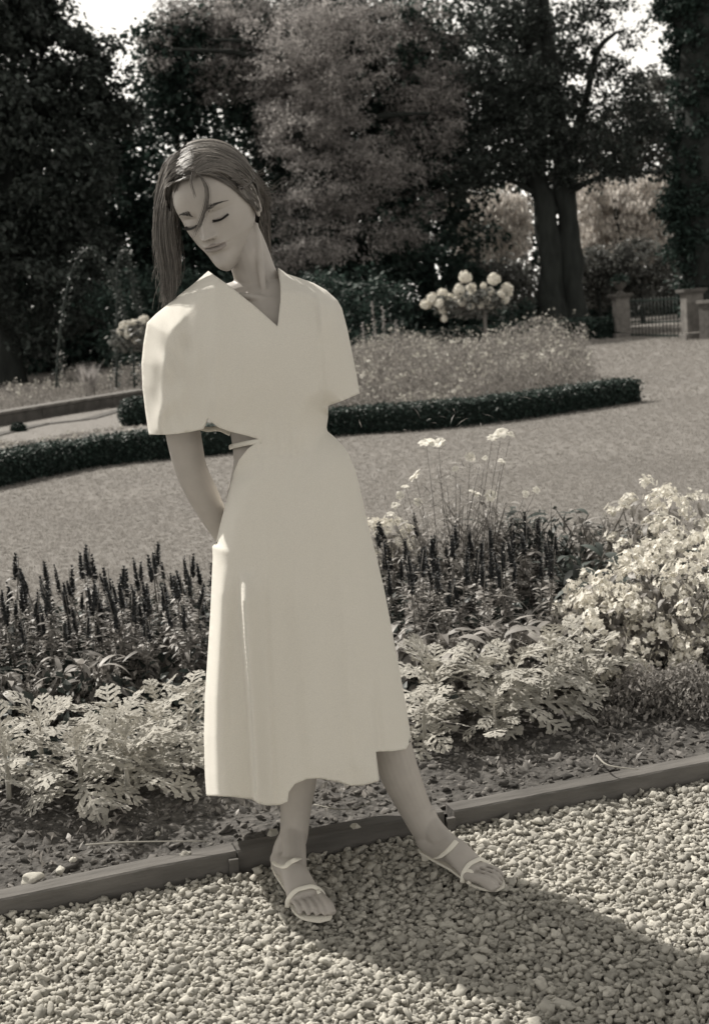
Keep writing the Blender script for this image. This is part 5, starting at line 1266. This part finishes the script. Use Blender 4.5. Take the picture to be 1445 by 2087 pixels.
# ---------------------------------------------------------------- sandals
def sandal(f, s, heel, ball, toe, ankle_pts, label, side, heel_h, wb=.043):
    f, s = np.array(f), np.array(s); heel, ball, toe = map(np.array, (heel, ball, toe)); ball = heel + (toe - heel) * .69; ball[2] = .024
    sh = empty('sandal', (0, 0, 0), 0); sh.parent = person; sh['label'] = label
    # sole: outline along the foot line with square toe
    st = np.linspace(0, 1, 26); L_ = np.linalg.norm((toe - heel)[:2]) + .020
    wid = np.interp(st, [0, .06, .2, .45, .72, .9, .96, 1], [.012, .022, .026, .026, .038, .036, .031, .022])
    off = np.interp(st, [0, .5, .8, 1], [0, 0, 0, 0])
    h_ = np.interp(st, [0, .15, .45, .68, .8, 1], [heel_h, heel_h * .96, heel_h * .62, .010, .006, .008])
    V = []
    for k, u in enumerate(st):
        c = heel - f * .022 + f * (L_ + .014) * u; c = np.array([c[0], c[1], 0])
        for e in (-1, 1):
            for zz in (0, .006): V.append(c + s * e * (wid[k] if e == side else wid[k] * np.interp(u, [0, .78, .9, .97, 1], [1, 1, .82, .45, .1])) + np.array([0, 0, h_[k] + zz]))
    V = np.array(V) - PB; F = []
    for k in range(25):
        a = k * 4; b = a + 4; F += [(a + 1, b + 1, b + 3, a + 3), (a, a + 2, b + 2, b), (a, b, b + 1, a + 1), (a + 2, a + 3, b + 3, b + 2)]
    F += [(0, 1, 3, 2), (100, 102, 103, 101)]
    obj('sole', V, np.array(F), M['strap'], sh, False)
    c = heel - f * .012; V, F = tube([(c[0], c[1], -.002), (c[0], c[1], heel_h * .6), (c[0], c[1], heel_h + .002)], [.0105, .012, .018], [.0105, .012, .018], 4, 8, tuple(f)); obj('heel', V - PB, F, M['strap'], sh, False)
    def st_(name, pts, w=.008, th=.0022): 
        P = np.array(pts) - PB; V, F = tube(P, np.full(len(P), w / 2), np.full(len(P), th), 10, 30, (0.0, -0.5, 0.6)); obj('strap', V, F, M['strap'], sh)
    up = np.array([0, 0, 1.0])
    b = ball + f * -.004
    st_('toe', [b + s * (wb + .001) * -1 + [0, 0, -.012], b - s * (wb - .004) + [0, 0, .008], b - s * .02 + [0, 0, .0225], b + [0, 0, .0245], b + s * .02 + [0, 0, .0225], b + s * (wb - .004) + [0, 0, .006], b + s * (wb + .001) + [0, 0, -.012]], .011)
    b2 = b - f * .012; e2 = ball + f * .012
    st_('loop', [b + s * side * (wb - .012) + [0, 0, .013], e2 + s * side * .028 + [0, 0, .012], e2 + f * .004 + s * side * (wb + .0) + [0, 0, -.010]], .009)
    st_('ankle', [cast_pt(x, y, .003) for x, y in ankle_pts], .012)
    return sh
def cast_pt(px, py, off):
    h = cast(px, py)
    if h is None: h = Vector(S(px, py, .05))
    d = (Vector((0, 0, CAM_H)) - h).normalized(); return np.array(h + d * off)
sandal(*FT['a'], GN_(570, 1757, .040), GN_(636, 1836, .024), GN_(650, 1868, .017), [(557, 1757), (566, 1763), (580, 1766), (592, 1757), (610, 1750), (628, 1752)], 'white strappy sandal on the foot nearer the camera', 1, .030)
sandal(*FT['b'], GN_(872, 1728, .040), GN_(968, 1782, .024), GN_(1018, 1800, .017), [(872, 1750), (890, 1748), (905, 1740), (918, 1728), (930, 1714)], 'white strappy sandal on the foot set out to the right', -1, .030)

# ---------------------------------------------------------------- hair
def scalp_cap():
    V, F = head_surface(60, 80)
    F0, F1 = F; n = len(V); X, Y, Z = V[:, 0] * 100, V[:, 1] * 100, V[:, 2] * 100
    # hairline: keep everything above/behind it
    keep = (Z > 7.6 - 0.03 * X * X) | ((Y > -3.2 - 0.3 * np.clip(Z, 0, 9)) & (Z > 2.5)) | ((Y > 3.0) & (Z > -7))
    g = np.array([x for x in F0 if keep[x].all()]); g1 = np.array([x for x in F1 if keep[x].all()])
    d = V.copy(); c = np.array([0, 0.005, 0.02]); q = V - c; q /= np.linalg.norm(q, axis=1)[:, None]
    k = np.clip((Z - 0) / 8, 0.3, 1)
    V2 = V + q * (0.0075 + 0.006 * k)[:, None]
    return V2, [g, g1]
CV, CF = scalp_cap()
hair_root = empty('hair', (0, 0, 0), 0); hair_root.parent = person
CW = HL(CV) - PB
obj('scalp', CW, CF, M['scalp'], hair_root)
cb = BVHTree.FromPolygons([tuple(v) for v in CW], [tuple(f) for Fx in CF for f in Fx])
def hair_pt(px, py, dy, off):
    """on the hair shell where the pixel meets it, else at depth dy"""
    o_ = Vector((0, 0, CAM_H)) - Vector(PB); d = (CAM_R @ Vector(((px - CX) / FPX, -(py - CY) / FPX, -1))).normalized()
    h = cb.ray_cast(o_, d); q = Vector(S(px, py, dy)) - Vector(PB)
    if h[0] is not None and (h[0] - o_).length < (q - o_).length + 0.03: q = h[0] - d * off
    hb_ = bvh.ray_cast(o_, d)
    if hb_[0] is not None and dy < 0.03 and (hb_[0] - o_).length < (q - o_).length + 0.002: q = hb_[0] - d * max(off, .003)
    return np.array(q)
def sheet(A, Bc, n, dA, dB, r=0.0008, jit=5.0, off=0.004, name='lock', m=16, wob=3.0):
    """strands between two guide curves given in the picture; dA, dB depths behind (+) or before (-) the head plane"""
    A, Bc = spline(np.array(A, float), m), spline(np.array(Bc, float), m); dA, dB = np.interp(np.linspace(0, 1, m), np.linspace(0, 1, len(dA)), dA), np.interp(np.linspace(0, 1, m), np.linspace(0, 1, len(dB)), dB)
    mb = MB(); nc = max(3, n // 26); cu = np.sort(rng.uniform(0, 1, nc)); cph = rng.uniform(0, 50, nc); cl = rng.uniform(0.72, 1.05, nc)
    for k in range(n):
        ci = int(rng.integers(0, nc)); loose = rng.uniform() < 0.2
        u = rng.uniform() if loose else cu[ci]; ph = rng.uniform(0, 50) if loose else cph[ci] + rng.normal() * .12; j = rng.normal(size=2) * jit * (.5 if loose else .35); of = off * rng.uniform(0.2, 1.8)
        u0 = rng.uniform(); end = max(5, min(m, int(m * cl[ci] * rng.uniform(0.85, 1.05))))
        P = []
        for i in range(end):
            s_ = i / (m - 1); w_ = wob * s_
            uu = u0 + (u - u0) * min(1, s_ * 1.6); x = A[i, 0] * (1 - uu) + Bc[i, 0] * uu + j[0] * (0.3 + s_) + w_ * nz(s_ * 2.5, ph, 0.0) * 2.2
            y = A[i, 1] * (1 - uu) + Bc[i, 1] * uu + j[1] * (0.3 + s_) * .5 + w_ * nz(s_ * 2.5, ph, 9.0)
            P.append(hair_pt(x, y, dA[i] * (1 - uu) + dB[i] * uu + 0.006 * nz(ph, s_ * 2), of))
        if len(P) < 4: continue
        P = np.array(P)
        for _ in range(2): P[1:-1] = (P[:-2] + 2 * P[1:-1] + P[2:]) / 4
        mb.add(*tube(P, np.linspace(r, r * .4, len(P)), None, 3, None, (0.1, -1, 0.3), False))
    o = mb.build(name, M['hair'], hair_root); return o
# strands combed over the whole scalp, away from the parting
def scalp_hair(n):
    mb = MB(); ok = np.where(CV[:, 2] > 0.015)[0]
    for k in range(n):
        q = CV[ok[int(rng.integers(0, len(ok)))]] + rng.normal(size=3) * .004; part = -0.012; sg = 1.0 if q[0] + rng.normal() * .006 > part else -1.0
        if q[1] > 0.06: sg *= 0.4
        P = []; of = rng.uniform(.0005, .0035); dv = np.array([sg * 1.0, 0.35 + rng.normal() * .12, -0.15])
        p = q.copy()
        for i in range(11):
            w_ = Vector(HL(p)) - Vector(PB); c_, nn, _, _ = cb.find_nearest(w_)
            if c_ is None: break
            r_ = (np.array(c_) + PB - HEAD_C) @ HEAD_R / HS; nl = np.array(nn) @ HEAD_R
            if nl @ (r_ - np.array([0, .005, .02])) < 0: nl = -nl
            P.append(np.array(c_) + (HEAD_R @ nl) * of)
            dd = dv + np.array([0, .05 * i, -0.16 * i]); dd = dd - nl * (dd @ nl); dd /= np.linalg.norm(dd) + 1e-9
            p = r_ + dd * .0095
            if CV[:, 2].min() > p[2]: break
        if len(P) > 4:
            P = np.array(P); mb.add(*tube(P, np.linspace(.0010, .0004, len(P)), None, 3, None, tuple(HEAD_R @ np.array([0, -.3, 1.])), False))
    mb.build('lock', M['hair'], hair_root)
scalp_hair(2200)
# crown, swept back to her left over the ear
part_ = (398, 345)
sheet([(398, 348), (440, 318), (490, 330), (525, 372), (542, 405), (540, 450)], [(388, 300), (430, 296), (482, 318), (522, 356), (548, 392), (552, 430)], 620, [-.09, -.07, -.03, .01, .05, .08], [-.02, 0, .02, .03, .06, .09], jit=6)
sheet([(404, 354), (434, 361), (474, 384), (499, 408), (520, 424), (534, 446)], [(398, 350), (440, 340), (478, 356), (508, 388), (528, 412), (538, 440)], 420, [-.1, -.1, -.09, -.07, -.01, .06], [-.1, -.09, -.06, -.02, .03, .08], jit=4)
sheet([(402, 352), (432, 345), (468, 352), (500, 380), (525, 410), (535, 440)], [(398, 345), (440, 318), (490, 330), (525, 372), (542, 405), (545, 450)], 420, [-.1, -.09, -.06, 0, .03, .08], [-.09, -.07, -.03, .01, .05, .08], jit=5)
# crown to her right, falling down the far side of the face
sheet([(398, 350), (375, 358), (358, 392), (350, 440), (352, 500), (358, 560), (352, 610)], [(392, 300), (350, 312), (326, 350), (320, 420), (324, 500), (334, 560), (342, 630)], 620, [-.1, -.08, -.05, -.03, -.01, .0, .0], [-.02, -.01, 0, .01, .02, .02, .02], jit=9, wob=9)
sheet([(395, 330), (360, 345), (340, 390), (333, 450), (338, 520), (345, 570), (338, 612)], [(390, 300), (352, 312), (330, 345), (322, 410), (326, 500), (335, 560), (335, 625)], 420, [-.06, -.04, -.02, -.01, .0, .01, .01], [0, .01, .02, .03, .03, .03, .03], jit=11, wob=10)
sheet([(362, 410), (370, 470), (374, 520), (372, 560), (360, 590), (345, 612)], [(335, 410), (334, 480), (332, 520), (338, 560), (336, 590), (330, 630)], 160, [.04, .04, .04, .04, .04, .03], [.03, .03, .04, .04, .03, .03], jit=8, wob=6)
# hair behind the neck
sheet([(520, 420), (518, 460), (524, 500), (536, 535), (544, 552)], [(546, 400), (552, 445), (553, 490), (550, 525), (547, 550)], 380, [.07, .08, .09, .09, .08], [.06, .07, .09, .09, .08], jit=5)
# lock across the face
sheet([(405, 350), (414, 372), (418, 400), (410, 440), (398, 470), (390, 486)], [(396, 350), (424, 372), (430, 402), (420, 440), (404, 472), (389, 488)], 40, [-.14] * 6, [-.14] * 6, jit=5, off=0.004, r=.0006, wob=6)
sheet([(392, 350), (388, 372), (396, 396), (404, 410)], [(402, 352), (398, 372), (402, 396), (396, 412)], 14, [-.14] * 4, [-.14] * 4, jit=4, off=0.004, r=.0006)
if False: sheet([(375, 470), (370, 488), (385, 494), (398, 488)], [(350, 492), (362, 500), (382, 500), (396, 492)], 8, [-.05] * 4, [-.05] * 4, jit=2, r=.0006)
# flyaways
for k in range(46):
    x, y = rng.uniform(330, 545), rng.uniform(0, 1); 
    a = rng.uniform(0, 1); sx = 395 + 150 * a; sy = 300 + 95 * a ** 1.6
    e = (sx + rng.uniform(5, 45), sy + rng.uniform(-22, 18)); mpt = ((sx + e[0]) / 2, (sy + e[1]) / 2 - rng.uniform(-6, 8))
    if k > 30: sx, sy = 328 + rng.uniform(-4, 8), rng.uniform(340, 600); e = (sx - rng.uniform(4, 22), sy + rng.uniform(15, 60)); mpt = ((sx + e[0]) / 2 - 4, (sy + e[1]) / 2)
    sheet([(sx, sy), mpt, e], [(sx, sy), mpt, e], 1, [.0, .01, .02], [.0, .01, .02], r=.0005, jit=1.0, m=10, wob=4) if False else None
FLY = MB()
for k in range(110):
    if k < 64:
        a = rng.uniform(0.35, 1); sx = 395 + 150 * a; sy = 300 + 95 * a ** 1.6 + rng.uniform(-2, 8); L_ = rng.uniform(12, 58); e = (sx + L_, sy + rng.uniform(-20, 12)); mp_ = (sx + L_ * .5, sy + rng.uniform(-4, 12))
    elif k < 96: sx, sy = 326 + rng.uniform(-4, 8), rng.uniform(340, 580); e = (sx - rng.uniform(2, 16), sy + rng.uniform(20, 60)); mp_ = ((sx + e[0]) / 2 - rng.uniform(0, 6), (sy + e[1]) / 2)
    else: sx, sy = rng.uniform(340, 470), rng.uniform(294, 306); e = (sx + rng.uniform(-20, 24), sy - rng.uniform(0, 8)); mp_ = ((sx + e[0]) / 2, sy - rng.uniform(2, 8))
    P = spline(np.array([S(sx, sy, .03), S(*mp_, .03), S(*e, .03)]) - PB, 9); FLY.add(*tube(P, np.linspace(.0006, .0003, 9), None, 3, None, (0.1, -1, 0.3), False))
FLY.build('flyaway_strands', M['hair'], hair_root)['kind'] = 'stuff'
